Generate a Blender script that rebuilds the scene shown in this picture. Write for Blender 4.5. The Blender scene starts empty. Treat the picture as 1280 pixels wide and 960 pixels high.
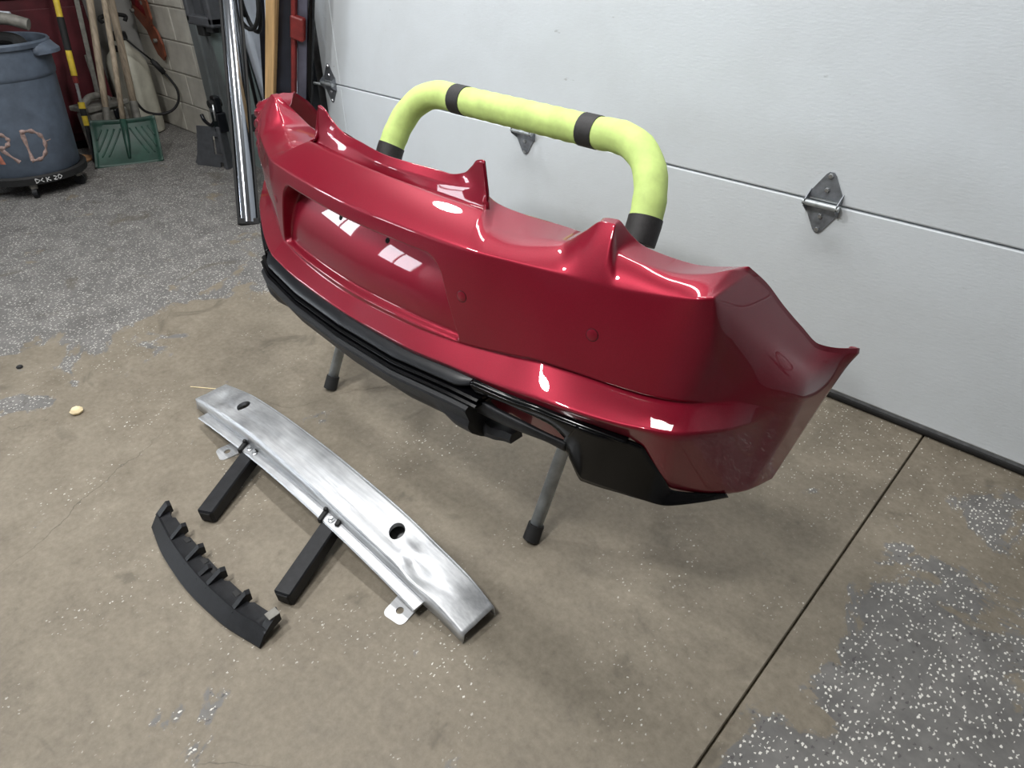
import bpy, bmesh, math, random
import numpy as np
from mathutils import Vector, Matrix

random.seed(7)
rng = np.random.default_rng(7)
scene = bpy.context.scene
COL = scene.collection

# ------------------------------------------------------------------ camera
cam_d = bpy.data.cameras.new('camera')
cam_d.sensor_width = 36.0
cam_d.lens = 841.0 / 1280.0 * 36.0
cam_d.clip_start = 0.05
cam = bpy.data.objects.new('camera', cam_d)
COL.objects.link(cam)
RX = Vector((0.729112, 0.684394, 0.000132))      # camera right in the world
RY = Vector((-0.391263, 0.416670, 0.820548))     # camera up
RZ = Vector((0.561523, -0.598323, 0.571578))     # camera back
cam.matrix_world = Matrix(((RX.x, RY.x, RZ.x, 0), (RX.y, RY.y, RZ.y, 0), (RX.z, RY.z, RZ.z, 1.28), (0, 0, 0, 1)))
scene.camera = cam

# ------------------------------------------------------------------ world, exposure
world = bpy.data.worlds.new('world')
scene.world = world
world.use_nodes = True
world.node_tree.nodes['Background'].inputs[0].default_value = (0.8, 0.85, 0.9, 1)
world.node_tree.nodes['Background'].inputs[1].default_value = 0.0
vs = scene.view_settings
vs.view_transform = 'Standard'
vs.look = 'None'
vs.gamma = 1.0
vs.use_curve_mapping = False
vs.exposure = 0.3

# ------------------------------------------------------------------ ceiling lamps (the light of the workshop)
# all of them hang from the ceiling, above the picture; all but the overhead one are mirrored in the photographed paint:
# a round spot on the bumper shelf, another on its lower ledge, a long streak on the lamp ledge
# round high-bay lamps: (x, y, z, diameter, watts, name)
HIGH_BAYS = [(-2.84, 1.43, 2.95, 0.30, 24, 'high_bay_light_left_offscreen'), (-2.12, -0.25, 2.95, 0.28, 37, 'high_bay_light_centre_offscreen'), (-0.9, -0.7, 2.95, 0.36, 47, 'high_bay_light_overhead_offscreen')]
# long tube fitting: (x, y, z, length, width, rotation, watts, name)
TUBE_LAMPS = [(-1.2, 1.45, 2.95, 1.4, 0.16, 0.0, 27, 'tube_light_door_offscreen')]
def lamp_light(name, loc, sx, sy, watts, rot, shape):
    d = bpy.data.lights.new(name, 'AREA')
    d.shape = shape
    d.size = sx
    if shape == 'RECTANGLE':
        d.size_y = sy
    d.energy = watts
    d.color = (1.0, 0.995, 0.98)
    o = bpy.data.objects.new(name, d)
    COL.objects.link(o)
    o.location = loc
    o.rotation_euler = (0, 0, rot)
    return o
for (x, y, z, dia, w, nm) in HIGH_BAYS:
    lamp_light(nm, (x, y, z - 0.012), dia, dia, w, 0, 'DISK')
for (x, y, z, l, wd, r, w, nm) in TUBE_LAMPS:
    lamp_light(nm, (x, y, z - 0.012), l, wd, w, r, 'RECTANGLE')

# ------------------------------------------------------------------ helpers
def tag(o, label=None, cat=None, group=None, kind=None):
    if label: o['label'] = label
    if cat: o['category'] = cat
    if group: o['group'] = group
    if kind: o['kind'] = kind
    return o

def empty(name, loc=(0, 0, 0), rz=0.0, label=None, cat=None, group=None, kind=None, parent=None):
    o = bpy.data.objects.new(name, None)
    o.empty_display_size = 0.05
    COL.objects.link(o)
    o.location = loc
    o.rotation_euler = (0, 0, rz)
    if parent: o.parent = parent
    return tag(o, label, cat, group, kind)

def copy_tree(o, parent=None):
    c = o.copy()
    COL.objects.link(c)
    c.parent = parent
    for ch in list(o.children):
        copy_tree(ch, c)
    return c

class MB:
    def __init__(s):
        s.v = []; s.f = []; s.m = []
    def add(s, vs, fs, mi=0):
        b = len(s.v)
        s.v += [tuple(float(c) for c in p) for p in vs]
        s.f += [tuple(i + b for i in f) for f in fs]
        s.m += [mi] * len(fs)
        return s
    def box(s, x0, x1, y0, y1, z0, z1, M=None, mi=0, bev=0.0):
        if bev > 0:
            vs = []
            b = bev
            for (z, q) in ((z0, 1), (z0 + b, 0), (z1 - b, 0), (z1, 1)):
                if q:
                    ring = [(x0 + b * .7, y0 + b), (x0 + b, y0 + b * .7), (x1 - b, y0 + b * .7), (x1 - b * .7, y0 + b), (x1 - b * .7, y1 - b), (x1 - b, y1 - b * .7), (x0 + b, y1 - b * .7), (x0 + b * .7, y1 - b)]
                else:
                    ring = [(x0, y0 + b), (x0 + b, y0), (x1 - b, y0), (x1, y0 + b), (x1, y1 - b), (x1 - b, y1), (x0 + b, y1), (x0, y1 - b)]
                vs += [(p[0], p[1], z) for p in ring]
            fs = [tuple(range(7, -1, -1)), tuple(range(24, 32))]
            for k in range(3):
                for i in range(8):
                    j = (i + 1) % 8
                    fs.append((k * 8 + i, k * 8 + j, k * 8 + 8 + j, k * 8 + 8 + i))
        else:
            vs = [(x, y, z) for z in (z0, z1) for (x, y) in ((x0, y0), (x1, y0), (x1, y1), (x0, y1))]
            fs = [(3, 2, 1, 0), (4, 5, 6, 7), (0, 1, 5, 4), (1, 2, 6, 5), (2, 3, 7, 6), (3, 0, 4, 7)]
        if M is not None:
            vs = [tuple(M @ Vector(p)) for p in vs]
        return s.add(vs, fs, mi)
    def prism(s, poly, h0, h1, M=None, mi=0):
        """polygon in local xy (counter-clockwise), extruded along local z"""
        n = len(poly)
        vs = [(p[0], p[1], h0) for p in poly] + [(p[0], p[1], h1) for p in poly]
        fs = [tuple(range(n - 1, -1, -1)), tuple(range(n, 2 * n))]
        fs += [(i, (i + 1) % n, n + (i + 1) % n, n + i) for i in range(n)]
        if M is not None:
            vs = [tuple(M @ Vector(p)) for p in vs]
        return s.add(vs, fs, mi)
    def tube(s, pts, r, n=12, cap=True, mi=0, flat=None):
        P = [Vector(p) for p in pts]
        R = r if hasattr(r, '__len__') else [r] * len(P)
        t0 = (P[1] - P[0]).normalized()
        a = t0.orthogonal().normalized()
        if flat is not None:
            a = (Vector(flat) - t0 * t0.dot(Vector(flat))).normalized()
        b0 = len(s.v)
        vs = []
        for i, p in enumerate(P):
            if i == 0: t = (P[1] - P[0])
            elif i == len(P) - 1: t = (P[-1] - P[-2])
            else: t = (P[i + 1] - P[i]).normalized() + (P[i] - P[i - 1]).normalized()
            t.normalize()
            a = (a - t * a.dot(t)).normalized()
            bb = t.cross(a)
            for k in range(n):
                q = 2 * math.pi * k / n
                vs.append(p + (a * math.cos(q) + bb * math.sin(q)) * R[i])
        fs = []
        for i in range(len(P) - 1):
            for k in range(n):
                j = (k + 1) % n
                fs.append((i * n + k, i * n + j, i * n + n + j, i * n + n + k))
        if cap:
            fs.append(tuple(range(n - 1, -1, -1)))
            fs.append(tuple(range((len(P) - 1) * n, len(P) * n)))
        return s.add(vs, fs, mi)
    def lathe(s, prof, c=(0, 0, 0), n=32, mi=0, M=None):
        """profile of (radius, z) from bottom to top"""
        vs = []; fs = []
        for (r, z) in prof:
            for k in range(n):
                q = 2 * math.pi * k / n
                vs.append((c[0] + r * math.cos(q), c[1] + r * math.sin(q), c[2] + z))
        for i in range(len(prof) - 1):
            for k in range(n):
                j = (k + 1) % n
                fs.append((i * n + k, i * n + j, i * n + n + j, i * n + n + k))
        fs.append(tuple(range(n - 1, -1, -1)))
        fs.append(tuple(range((len(prof) - 1) * n, len(prof) * n)))
        if M is not None:
            vs = [tuple(M @ Vector(p)) for p in vs]
        return s.add(vs, fs, mi)
    def grid(s, G, mi=0, closed=False):
        """G[rows][cols] of points"""
        nr, nc = len(G), len(G[0])
        vs = [p for row in G for p in row]
        fs = []
        for i in range(nr - 1):
            for k in range(nc if closed else nc - 1):
                j = (k + 1) % nc
                fs.append((i * nc + k, i * nc + j, i * nc + nc + j, i * nc + nc + k))
        return s.add(vs, fs, mi)
    def build(s, name, mat, parent=None, smooth=False, angle=None, loc=None, solid=0.0, soff=-1.0, fix=True):
        me = bpy.data.meshes.new(name)
        me.from_pydata(s.v, [], s.f)
        mats = mat if isinstance(mat, (list, tuple)) else [mat]
        for m in mats: me.materials.append(m)
        if len(mats) > 1:
            me.polygons.foreach_set('material_index', s.m)
        if fix:
            bm = bmesh.new(); bm.from_mesh(me)
            bmesh.ops.recalc_face_normals(bm, faces=bm.faces)
            bm.to_mesh(me); bm.free()
        if smooth or angle:
            me.polygons.foreach_set('use_smooth', [True] * len(me.polygons))
            if angle:
                me.set_sharp_from_angle(angle=math.radians(angle))
        me.update()
        o = bpy.data.objects.new(name, me)
        COL.objects.link(o)
        if parent: o.parent = parent
        if loc: o.location = loc
        if solid:
            md = o.modifiers.new('thickness', 'SOLIDIFY')
            md.thickness = solid; md.offset = soff
        return o

def pchip(xs, ys, x):
    xs = np.asarray(xs, float); ys = np.asarray(ys, float); x = np.asarray(x, float)
    h = np.diff(xs); d = np.diff(ys) / h
    m = np.zeros_like(ys)
    for i in range(1, len(xs) - 1):
        if d[i - 1] * d[i] > 0:
            w1 = 2 * h[i] + h[i - 1]; w2 = h[i] + 2 * h[i - 1]
            m[i] = (w1 + w2) / (w1 / d[i - 1] + w2 / d[i])
    m[0] = d[0]; m[-1] = d[-1]
    k = np.clip(np.searchsorted(xs, x, side='right') - 1, 0, len(xs) - 2)
    t = (x - xs[k]) / h[k]
    t = np.clip(t, 0, 1)
    return (ys[k] * (1 + 2 * t) * (1 - t) ** 2 + h[k] * m[k] * t * (1 - t) ** 2
            + ys[k + 1] * t * t * (3 - 2 * t) + h[k] * m[k + 1] * t * t * (t - 1))

def bez(p0, p1, p2, n):
    p0, p1, p2 = Vector(p0), Vector(p1), Vector(p2)
    return [p0 * (1 - t) ** 2 + p1 * 2 * t * (1 - t) + p2 * t * t for t in [i / n for i in range(n + 1)]]

def smooth_path(pts, n=6):
    """Catmull-Rom through points"""
    P = [Vector(p) for p in pts]
    P = [P[0] * 2 - P[1]] + P + [P[-1] * 2 - P[-2]]
    out = []
    for i in range(1, len(P) - 2):
        for k in range(n):
            t = k / n
            a, b, c, d = P[i - 1], P[i], P[i + 1], P[i + 2]
            out.append(0.5 * ((2 * b) + (c - a) * t + (2 * a - 5 * b + 4 * c - d) * t * t + (3 * b - a - 3 * c + d) * t ** 3))
    out.append(P[-2])
    return out

# ------------------------------------------------------------------ materials
def srgb(r, g, b):
    def f(c):
        c /= 255.0
        return c / 12.92 if c <= 0.04045 else ((c + 0.055) / 1.055) ** 2.4
    return (f(r), f(g), f(b), 1.0)

class NT:
    def __init__(s, name):
        s.mat = bpy.data.materials.new(name)
        s.mat.use_nodes = True
        s.t = s.mat.node_tree
        s.b = s.t.nodes['Principled BSDF']
    def n(s, typ, **kw):
        o = s.t.nodes.new(typ)
        for k, v in kw.items(): setattr(o, k, v)
        return o
    def l(s, a, b): s.t.links.new(a, b)
    def pos(s, scale=(1, 1, 1), obj=False):
        m = s.n('ShaderNodeMapping')
        m.inputs['Scale'].default_value = scale
        if obj:
            s.l(s.n('ShaderNodeTexCoord').outputs['Object'], m.inputs['Vector'])
        else:
            s.l(s.n('ShaderNodeNewGeometry').outputs['Position'], m.inputs['Vector'])
        return m.outputs[0]
    def noise(s, vec, scale, detail=4, rough=0.55, dist=0.0):
        o = s.n('ShaderNodeTexNoise')
        o.inputs['Scale'].default_value = scale; o.inputs['Detail'].default_value = detail
        o.inputs['Roughness'].default_value = rough; o.inputs['Distortion'].default_value = dist
        if vec is not None: s.l(vec, o.inputs['Vector'])
        return o.outputs['Fac']
    def ramp(s, fac, stops):
        o = s.n('ShaderNodeValToRGB')
        e = o.color_ramp.elements
        e[0].position, e[0].color = stops[0][0], stops[0][1]
        e[1].position, e[1].color = stops[-1][0], stops[-1][1]
        for p, c in stops[1:-1]:
            q = e.new(p); q.color = c
        s.l(fac, o.inputs[0])
        return o.outputs[0]
    def math(s, op, a, b=None, c=None, clamp=False):
        o = s.n('ShaderNodeMath', operation=op, use_clamp=clamp)
        for i, x in enumerate((a, b, c)):
            if x is None: continue
            if isinstance(x, (int, float)): o.inputs[i].default_value = x
            else: s.l(x, o.inputs[i])
        return o.outputs[0]
    def maprange(s, x, a, b, c, d, smooth=False):
        o = s.n('ShaderNodeMapRange')
        if smooth: o.interpolation_type = 'SMOOTHSTEP'
        s.l(x, o.inputs['Value'])
        for k, v in zip(('From Min', 'From Max', 'To Min', 'To Max'), (a, b, c, d)): o.inputs[k].default_value = v
        return o.outputs['Result']
    def mix(s, fac, a, b, mode='MIX'):
        o = s.n('ShaderNodeMix', data_type='RGBA', blend_type=mode)
        if isinstance(fac, (int, float)): o.inputs[0].default_value = fac
        else: s.l(fac, o.inputs[0])
        for i, x in ((6, a), (7, b)):
            if isinstance(x, tuple): o.inputs[i].default_value = x
            else: s.l(x, o.inputs[i])
        return o.outputs[2]
    def bump(s, h, strength=0.2, dist=0.01):
        o = s.n('ShaderNodeBump')
        o.inputs['Strength'].default_value = strength; o.inputs['Distance'].default_value = dist
        s.l(h, o.inputs['Height']); s.l(o.outputs[0], s.b.inputs['Normal'])
    def set(s, **kw):
        names = dict(color='Base Color', metal='Metallic', rough='Roughness', coat='Coat Weight', coatr='Coat Roughness', spec='Specular IOR Level', trans='Transmission Weight', sub='Subsurface Weight')
        for k, v in kw.items():
            i = s.b.inputs[names[k]]
            if isinstance(v, (int, float, tuple)): i.default_value = v
            else: s.l(v, i)
        return s.mat

def simple(name, rgb, rough=0.5, metal=0.0, var=0.12, scale=30.0, bump=0.05, coat=0.0, obj=True, stretch=(1, 1, 1), coatr=0.05, rv=0.04, spec=0.5):
    t = NT(name)
    c = srgb(*rgb)
    v = t.pos(stretch, obj)
    nf = t.noise(v, scale, 5, 0.6)
    lo = tuple(max(0, x * (1 - 2 * var)) for x in c[:3]) + (1,)
    hi = tuple(min(1, x * (1 + 2 * var)) for x in c[:3]) + (1,)
    t.set(color=t.ramp(nf, [(0.3, lo), (0.7, hi)]), metal=metal, coat=coat, coatr=coatr, spec=spec,
          rough=t.maprange(nf, 0.3, 0.7, max(0.02, rough - rv), min(1, rough + rv)))
    if bump: t.bump(t.noise(v, scale * 6, 3), bump, 0.003)
    return t.mat

def floor_material():
    t = NT('worn_concrete')
    p = t.pos()
    sep = t.n('ShaderNodeSeparateXYZ'); t.l(p, sep.inputs[0])
    x, y = sep.outputs[0], sep.outputs[1]
    n1 = t.noise(p, 1.3, 6, 0.6, 0.4)
    n2 = t.noise(p, 9.0, 8, 0.7, 0.2)
    n3 = t.noise(p, 60.0, 4, 0.7)
    tan = t.ramp(n1, [(0.25, srgb(94, 86, 74)), (0.5, srgb(119, 110, 96)), (0.75, srgb(133, 124, 110))])
    tan = t.mix(0.55, tan, t.ramp(n2, [(0.3, srgb(89, 82, 71)), (0.5, srgb(119, 111, 98)), (0.7, srgb(142, 134, 120))]))
    tan = t.mix(0.25, tan, t.ramp(n3, [(0.3, srgb(85, 77, 66)), (0.7, srgb(153, 145, 130))]))
    # grey epoxy coat that has worn away in the middle of the floor
    xr = t.maprange(x, -0.22, 0.02, 0.0, 0.30)
    yr = t.maprange(y, 1.15, 1.6, 1.0, 0.35)
    xr = t.math('MULTIPLY', xr, yr)
    xl = t.maprange(x, -2.2, -2.9, 0.0, 0.30)
    bias = t.math('ADD', t.math('MAXIMUM', xr, xl), t.noise(p, 2.6, 7, 0.62, 0.6))
    bias = t.math('ADD', bias, t.math('MULTIPLY', t.math('SUBTRACT', n2, 0.5), 0.25))
    mask = t.maprange(bias, 0.64, 0.67, 0.0, 1.0, True)
    grey = t.ramp(n2, [(0.3, srgb(81, 81, 83)), (0.5, srgb(100, 100, 101)), (0.7, srgb(117, 116, 116))])
    col = t.mix(t.math('MULTIPLY', mask, 0.8), tan, grey)
    # white paint flakes
    def flakes(scale, keep, size):
        q0 = t.pos((scale, scale * 0.7, 1.0))
        wn = t.n('ShaderNodeTexNoise'); wn.inputs['Scale'].default_value = 260.0; wn.inputs['Detail'].default_value = 2
        t.l(p, wn.inputs['Vector'])
        ws = t.n('ShaderNodeVectorMath', operation='SCALE'); ws.inputs['Scale'].default_value = 0.9
        t.l(wn.outputs['Color'], ws.inputs[0])
        wa = t.n('ShaderNodeVectorMath', operation='ADD'); t.l(q0, wa.inputs[0]); t.l(ws.outputs[0], wa.inputs[1])
        q = wa.outputs[0]
        vo = t.n('ShaderNodeTexVoronoi', feature='F1', voronoi_dimensions='2D')
        vo.inputs['Scale'].default_value = 1.0
        t.l(q, vo.inputs['Vector'])
        sp = t.n('ShaderNodeSeparateColor'); t.l(vo.outputs['Color'], sp.inputs[0])
        sz = t.maprange(sp.outputs[1], 0, 1, size * 0.4, size)
        return t.math('MULTIPLY', t.math('LESS_THAN', vo.outputs['Distance'], sz), t.math('GREATER_THAN', sp.outputs[0], keep))
    right = t.maprange(x, -1.6, -1.2, 0.0, 1.0)
    f1 = t.math('MULTIPLY', t.math('MULTIPLY', flakes(120, 0.55, 0.32), mask), right)
    f3 = t.math('MULTIPLY', t.math('MULTIPLY', flakes(135, 0.62, 0.34), mask), t.math('SUBTRACT', 0.75, t.math('MULTIPLY', right, 0.75)))
    f1 = t.math('MAXIMUM', f1, f3)
    patch = t.maprange(t.noise(p, 3.5, 5, 0.6), 0.50, 0.66, 0.0, 1.0)
    patch = t.math('MAXIMUM', patch, t.maprange(y, 1.3, 1.7, 0.0, 0.8))
    f2 = t.math('MULTIPLY', flakes(130, 0.86, 0.24), patch)
    f = t.math('MAXIMUM', f1, f2)
    col = t.mix(t.math('MULTIPLY', f, 0.8), col, srgb(226, 224, 216))
    # dark flakes and oil spots
    d1 = t.math('MULTIPLY', flakes(80, 0.84, 0.26), mask)
    col = t.mix(t.math('MULTIPLY', d1, 0.6), col, srgb(62, 60, 60))
    oil = t.maprange(t.noise(p, 4.3, 5, 0.6, 0.8), 0.62, 0.70, 0.0, 0.55)
    col = t.mix(oil, col, srgb(84, 78, 68))
    # hairline cracks
    vo = t.n('ShaderNodeTexVoronoi', feature='DISTANCE_TO_EDGE')
    vo.inputs['Scale'].default_value = 0.75
    wv = t.n('ShaderNodeVectorMath', operation='ADD')
    nz = t.n('ShaderNodeTexNoise'); nz.inputs['Scale'].default_value = 3.0; nz.inputs['Detail'].default_value = 6
    t.l(p, nz.inputs['Vector']); t.l(p, wv.inputs[0])
    sc = t.n('ShaderNodeVectorMath', operation='SCALE'); sc.inputs['Scale'].default_value = 0.35
    t.l(nz.outputs['Color'], sc.inputs[0]); t.l(sc.outputs[0], wv.inputs[1]); t.l(wv.outputs[0], vo.inputs['Vector'])
    crack = t.math('MULTIPLY', t.math('LESS_THAN', vo.outputs['Distance'], 0.0016), t.maprange(n1, 0.5, 0.6, 0, 0.5))
    col = t.mix(crack, col, srgb(70, 64, 56))
    t.set(color=col, rough=t.maprange(n2, 0.3, 0.7, 0.5, 0.78), spec=0.35)
    t.bump(t.math('ADD', t.math('MULTIPLY', n3, 0.5), t.math('ADD', n2, t.math('MULTIPLY', mask, 0.4))), 0.25, 0.004)
    return t.mat

def door_material():
    t = NT('embossed_white_steel')
    p = t.pos()
    ps = t.pos((0.35, 1, 1.0))
    emb = t.noise(ps, 150, 3, 0.6)
    dirt = t.noise(p, 3.0, 6, 0.65, 0.3)
    c = t.mix(t.maprange(dirt, 0.42, 0.75, 0, 0.13), srgb(213, 219, 224), srgb(150, 150, 145))
    spot = t.maprange(t.noise(t.pos((1, 1, 2.5)), 14, 3, 0.5), 0.74, 0.78, 0, 0.35)
    c = t.mix(spot, c, srgb(120, 120, 116))
    t.set(color=c, rough=0.55, spec=0.3)
    t.bump(emb, 0.22, 0.003)
    return t.mat

def paint_material():
    t = NT('candy_red_paint')
    v = t.pos((1, 1, 1), True)
    fl = t.noise(v, 900, 2, 0.5)
    c = t.ramp(fl, [(0.3, (0.19, 0.003, 0.016, 1)), (0.7, (0.255, 0.0055, 0.024, 1))])
    t.set(color=c, metal=0.42, rough=0.4, coat=1.0, coatr=0.02, spec=0.2)
    t.b.inputs['Coat IOR'].default_value = 1.4
    return t.mat

def aluminium_material():
    t = NT('mill_aluminium')
    v = t.pos((3, 60, 60), True)
    n = t.noise(v, 3, 5, 0.6)
    n2 = t.noise(t.pos((1, 1, 1), True), 14, 5, 0.6)
    t.set(color=t.mix(0.4, t.ramp(n, [(0.3, srgb(165, 167, 171)), (0.7, srgb(206, 208, 210))]), t.ramp(n2, [(0.3, srgb(165, 167, 172)), (0.7, srgb(214, 215, 216))])),
          metal=0.75, rough=t.maprange(n2, 0.3, 0.7, 0.38, 0.56))
    t.bump(n, 0.06, 0.002)
    return t.mat

M = {}
M['floor'] = floor_material()
M['door'] = door_material()
M['paint'] = paint_material()
M['alu'] = aluminium_material()
M['gloss_black'] = simple('gloss_black_plastic', (7, 7, 9), 0.16, 0, 0.1, 20, 0, spec=0.28)
M['satin_black'] = simple('satin_black_plastic', (15, 17, 22), 0.36, 0, 0.15, 40, 0.0, spec=0.35)
M['grain_black'] = simple('grained_black_plastic', (27, 28, 31), 0.5, 0, 0.2, 60, 0.12, spec=0.3)
M['rubber'] = simple('black_rubber', (24, 24, 25), 0.7, 0, 0.2, 40, 0.1)
M['galv'] = simple('galvanised_steel', (168, 173, 176), 0.4, 0.45, 0.12, 30, 0.03)
M['hinge'] = simple('dull_zinc_steel', (128, 132, 138), 0.45, 0.5, 0.15, 40, 0.04)
M['screw'] = simple('bright_screw_steel', (190, 192, 194), 0.3, 0.9, 0.1, 40, 0)
M['foam'] = simple('lime_foam', (192, 214, 128), 0.75, 0, 0.07, 18, 0.12)
M['tape'] = simple('black_cloth_tape', (38, 36, 37), 0.6, 0, 0.2, 120, 0.25)
M['joint'] = simple('joint_dirt', (88, 80, 66), 0.9, 0, 0.3, 60, 0.3, obj=False)
M['block'] = simple('painted_block', (188, 184, 174), 0.7, 0, 0.08, 9, 0.2)
M['mortar'] = simple('painted_mortar', (150, 146, 137), 0.8, 0, 0.08, 20, 0.2)
M['wall'] = simple('plain_painted_wall', (140, 139, 136), 0.75, 0, 0.05, 3, 0.05, obj=False)
M['ceiling'] = simple('white_ceiling', (195, 195, 192), 0.8, 0, 0.05, 3, 0.03, obj=False)
M['wood'] = simple('pine_lumber', (196, 160, 112), 0.6, 0, 0.18, 2.5, 0.08, stretch=(18, 18, 1.2))
M['oldwood'] = simple('weathered_ash_handle', (150, 136, 118), 0.65, 0, 0.2, 3, 0.08, stretch=(25, 25, 2))
M['chrome'] = simple('polished_chrome', (165, 168, 175), 0.14, 1.0, 0.05, 3, 0, stretch=(1, 1, 0.4))
M['greymetal'] = simple('grey_painted_metal', (118, 124, 126), 0.4, 0.3, 0.08, 8, 0.02)
M['greenboard'] = simple('grey_green_board', (108, 120, 118), 0.55, 0, 0.06, 6, 0.03)
M['whiteboard'] = simple('scuffed_white_board', (196, 202, 212), 0.5, 0, 0.07, 7, 0.03)
M['darkgrey'] = simple('dark_grey_plastic', (66, 68, 72), 0.55, 0, 0.12, 25, 0.08)
M['navy'] = simple('dark_navy_plastic', (30, 33, 44), 0.35, 0, 0.2, 12, 0.03)
M['slate'] = simple('slate_purple_plastic', (84, 84, 98), 0.45, 0, 0.15, 12, 0.03)
M['redtrim'] = simple('dull_red_trim', (120, 40, 38), 0.45, 0, 0.15, 20, 0.03)
M['maroon'] = simple('dark_maroon_enamel', (74, 22, 30), 0.45, 0, 0.2, 6, 0.03)
M['can'] = simple('slate_grey_bin_plastic', (82, 92, 106), 0.6, 0, 0.12, 14, 0.12)
M['greenplastic'] = simple('dark_green_plastic', (30, 62, 52), 0.5, 0, 0.18, 14, 0.06)
M['yellow'] = simple('yellow_pole_paint', (214, 186, 58), 0.45, 0, 0.1, 20, 0.02)
M['tank'] = simple('milky_tank_plastic', (186, 184, 170), 0.5, 0, 0.08, 9, 0.04)
M['brown'] = simple('rust_brown_steel', (122, 66, 46), 0.55, 0.2, 0.2, 18, 0.08)
M['chalk'] = simple('chalky_paint_marks', (150, 128, 122), 0.85, 0, 0.2, 60, 0.1)
M['orangechalk'] = simple('orange_paint_marks', (158, 98, 80), 0.85, 0, 0.2, 60, 0.1)
M['whitechalk'] = simple('white_paint_marks', (190, 190, 190), 0.85, 0, 0.2, 60, 0.1)
M['greycast'] = simple('grey_cast_metal', (120, 118, 112), 0.6, 0.2, 0.18, 25, 0.1)
M['cardboard'] = simple('brown_cardboard', (150, 112, 78), 0.8, 0, 0.12, 15, 0.08)
M['foamchip'] = simple('cream_chip', (226, 208, 168), 0.8, 0, 0.08, 60, 0.2)
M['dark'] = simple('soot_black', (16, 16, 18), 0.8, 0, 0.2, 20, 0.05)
M['red'] = simple('bright_red_cloth', (128, 28, 34), 0.7, 0, 0.2, 20, 0.1)
def glow(name, s):
    t = NT(name)
    t.b.inputs['Emission Color'].default_value = (0.86, 0.93, 1.0, 1)
    t.b.inputs['Emission Strength'].default_value = s
    return t.mat
# ================================================================== the setting
DOOR_Y = 1.98
WALL_Y = 2.07
XL, XR, YB, ZC = -5.56, 3.4, -4.6, 3.1

# floor: slabs over a dirt-filled bed, saw-cut joints left open between them
bed = MB().box(XL, XR, YB, 2.4, -0.12, -0.012)
floor = bed.build('floor', M['joint'])
tag(floor, kind='structure')
J1, J2 = -0.172, -3.56
for (a, b) in ((XL, J2), (J2, J1), (J1, XR)):
    for (c, d) in ((YB, -1.35), (-1.35, 2.4)):
        MB().box(a + 0.0022, b - 0.0022, c + 0.0022, d - 0.0022, -0.03, 0.0, bev=0.003).build('slab', M['floor'], floor)

# walls
def wall(name, x0, x1, y0, y1, z0=0.0, z1=ZC, mat='wall'):
    o = MB().box(x0, x1, y0, y1, z0, z1).build(name, M[mat])
    tag(o, kind='structure')
    return o
wall('wall_left', XL - 0.15, XL, YB, 2.4)
wall('wall_right', XR, XR + 0.15, YB, 2.4)
wall('wall_back', XL - 0.15, XR + 0.15, YB - 0.15, YB)
wall('ceiling', XL - 0.15, XR + 0.15, YB - 0.15, 2.55, ZC, ZC + 0.1, 'ceiling')

# daylight windows in the left wall, behind the photographer's side of the shop
def window(name, y0, y1, z0, z1):
    w = empty(name, (XL, 0, 0), kind='structure')
    m = MB()
    for (a, b, c, d) in ((y0 - .06, y1 + .06, z1, z1 + .06), (y0 - .06, y1 + .06, z0 - .06, z0), (y0 - .06, y0, z0, z1), (y1, y1 + .06, z0, z1), ((y0 + y1) / 2 - .02, (y0 + y1) / 2 + .02, z0, z1)):
        m.box(0.0, .05, a, b, c, d)
    m.build('window_frame', M['ceiling'], w)
    MB().box(.004, .016, y0, y1, z0, z1).build(name.replace('window', 'daylight_pane'), glow('daylit_pane', 15.0), w)
window('window_1_offscreen', -1.95, -1.05, 1.25, 2.2)
window('window_2_offscreen', -4.45, -3.30, 1.30, 2.45)

# block wall beside the door: mortar core with blocks laid in running bond
wf = wall('wall_front', XL, -3.24, WALL_Y + 0.006, WALL_Y + 0.2, mat='mortar')
bw, bh, g = 0.40, 0.20, 0.008
def block_mesh(w):
    m = MB().box(0, w - g, 0, 0.02, 0, bh - g, bev=0.004)
    return m
full = None
half_cache = {}
for r in range(int(ZC / bh)):
    x = XL - (0.2 if r % 2 else 0.0)
    while x < -3.24:
        a, b = max(x, XL), min(x + bw, -3.24)
        w = round(b - a, 3)
        if w > 0.05:
            if w not in half_cache:
                o = block_mesh(w).build('block', M['block'], wf)
                half_cache[w] = o.data
            else:
                o = bpy.data.objects.new('block', half_cache[w]); COL.objects.link(o); o.parent = wf
            o.location = (a + g / 2, WALL_Y, r * bh + g / 2)
        x += bw
wall('wall_front_header', -3.24, XR, WALL_Y, WALL_Y + 0.2, 2.86, ZC)

# sectional garage door
door = empty('door_1', (0, DOOR_Y, 0), kind='structure', label='white embossed sectional garage door behind the red bumper')
DX0, DX1 = -3.13, XR
SEC = 0.605
for k in range(5):
    z0 = 0.035 if k == 0 else k * SEC + 0.0025
    z1 = (k + 1) * SEC - 0.0025
    p = MB().box(DX0, DX1, 0.0, 0.045, z0, z1, bev=0.004).build('door_section', M['door'], door)
    # steel end cap (stile) at the door edge
    MB().box(DX0 - 0.002, -2.995, -0.0025, 0.03, z0 + 0.003, z1 - 0.003, bev=0.001).build('end_cap', M['door'], p)
MB().box(DX0, DX1, 0.004, 0.05, 0.012, 0.04, bev=0.003).build('seal_retainer', M['hinge'], door)
MB().tube([(DX0, 0.016, 0.014), (DX1, 0.016, 0.014)], 0.016, 10).build('bottom_seal', M['rubber'], door, smooth=True)

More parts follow.
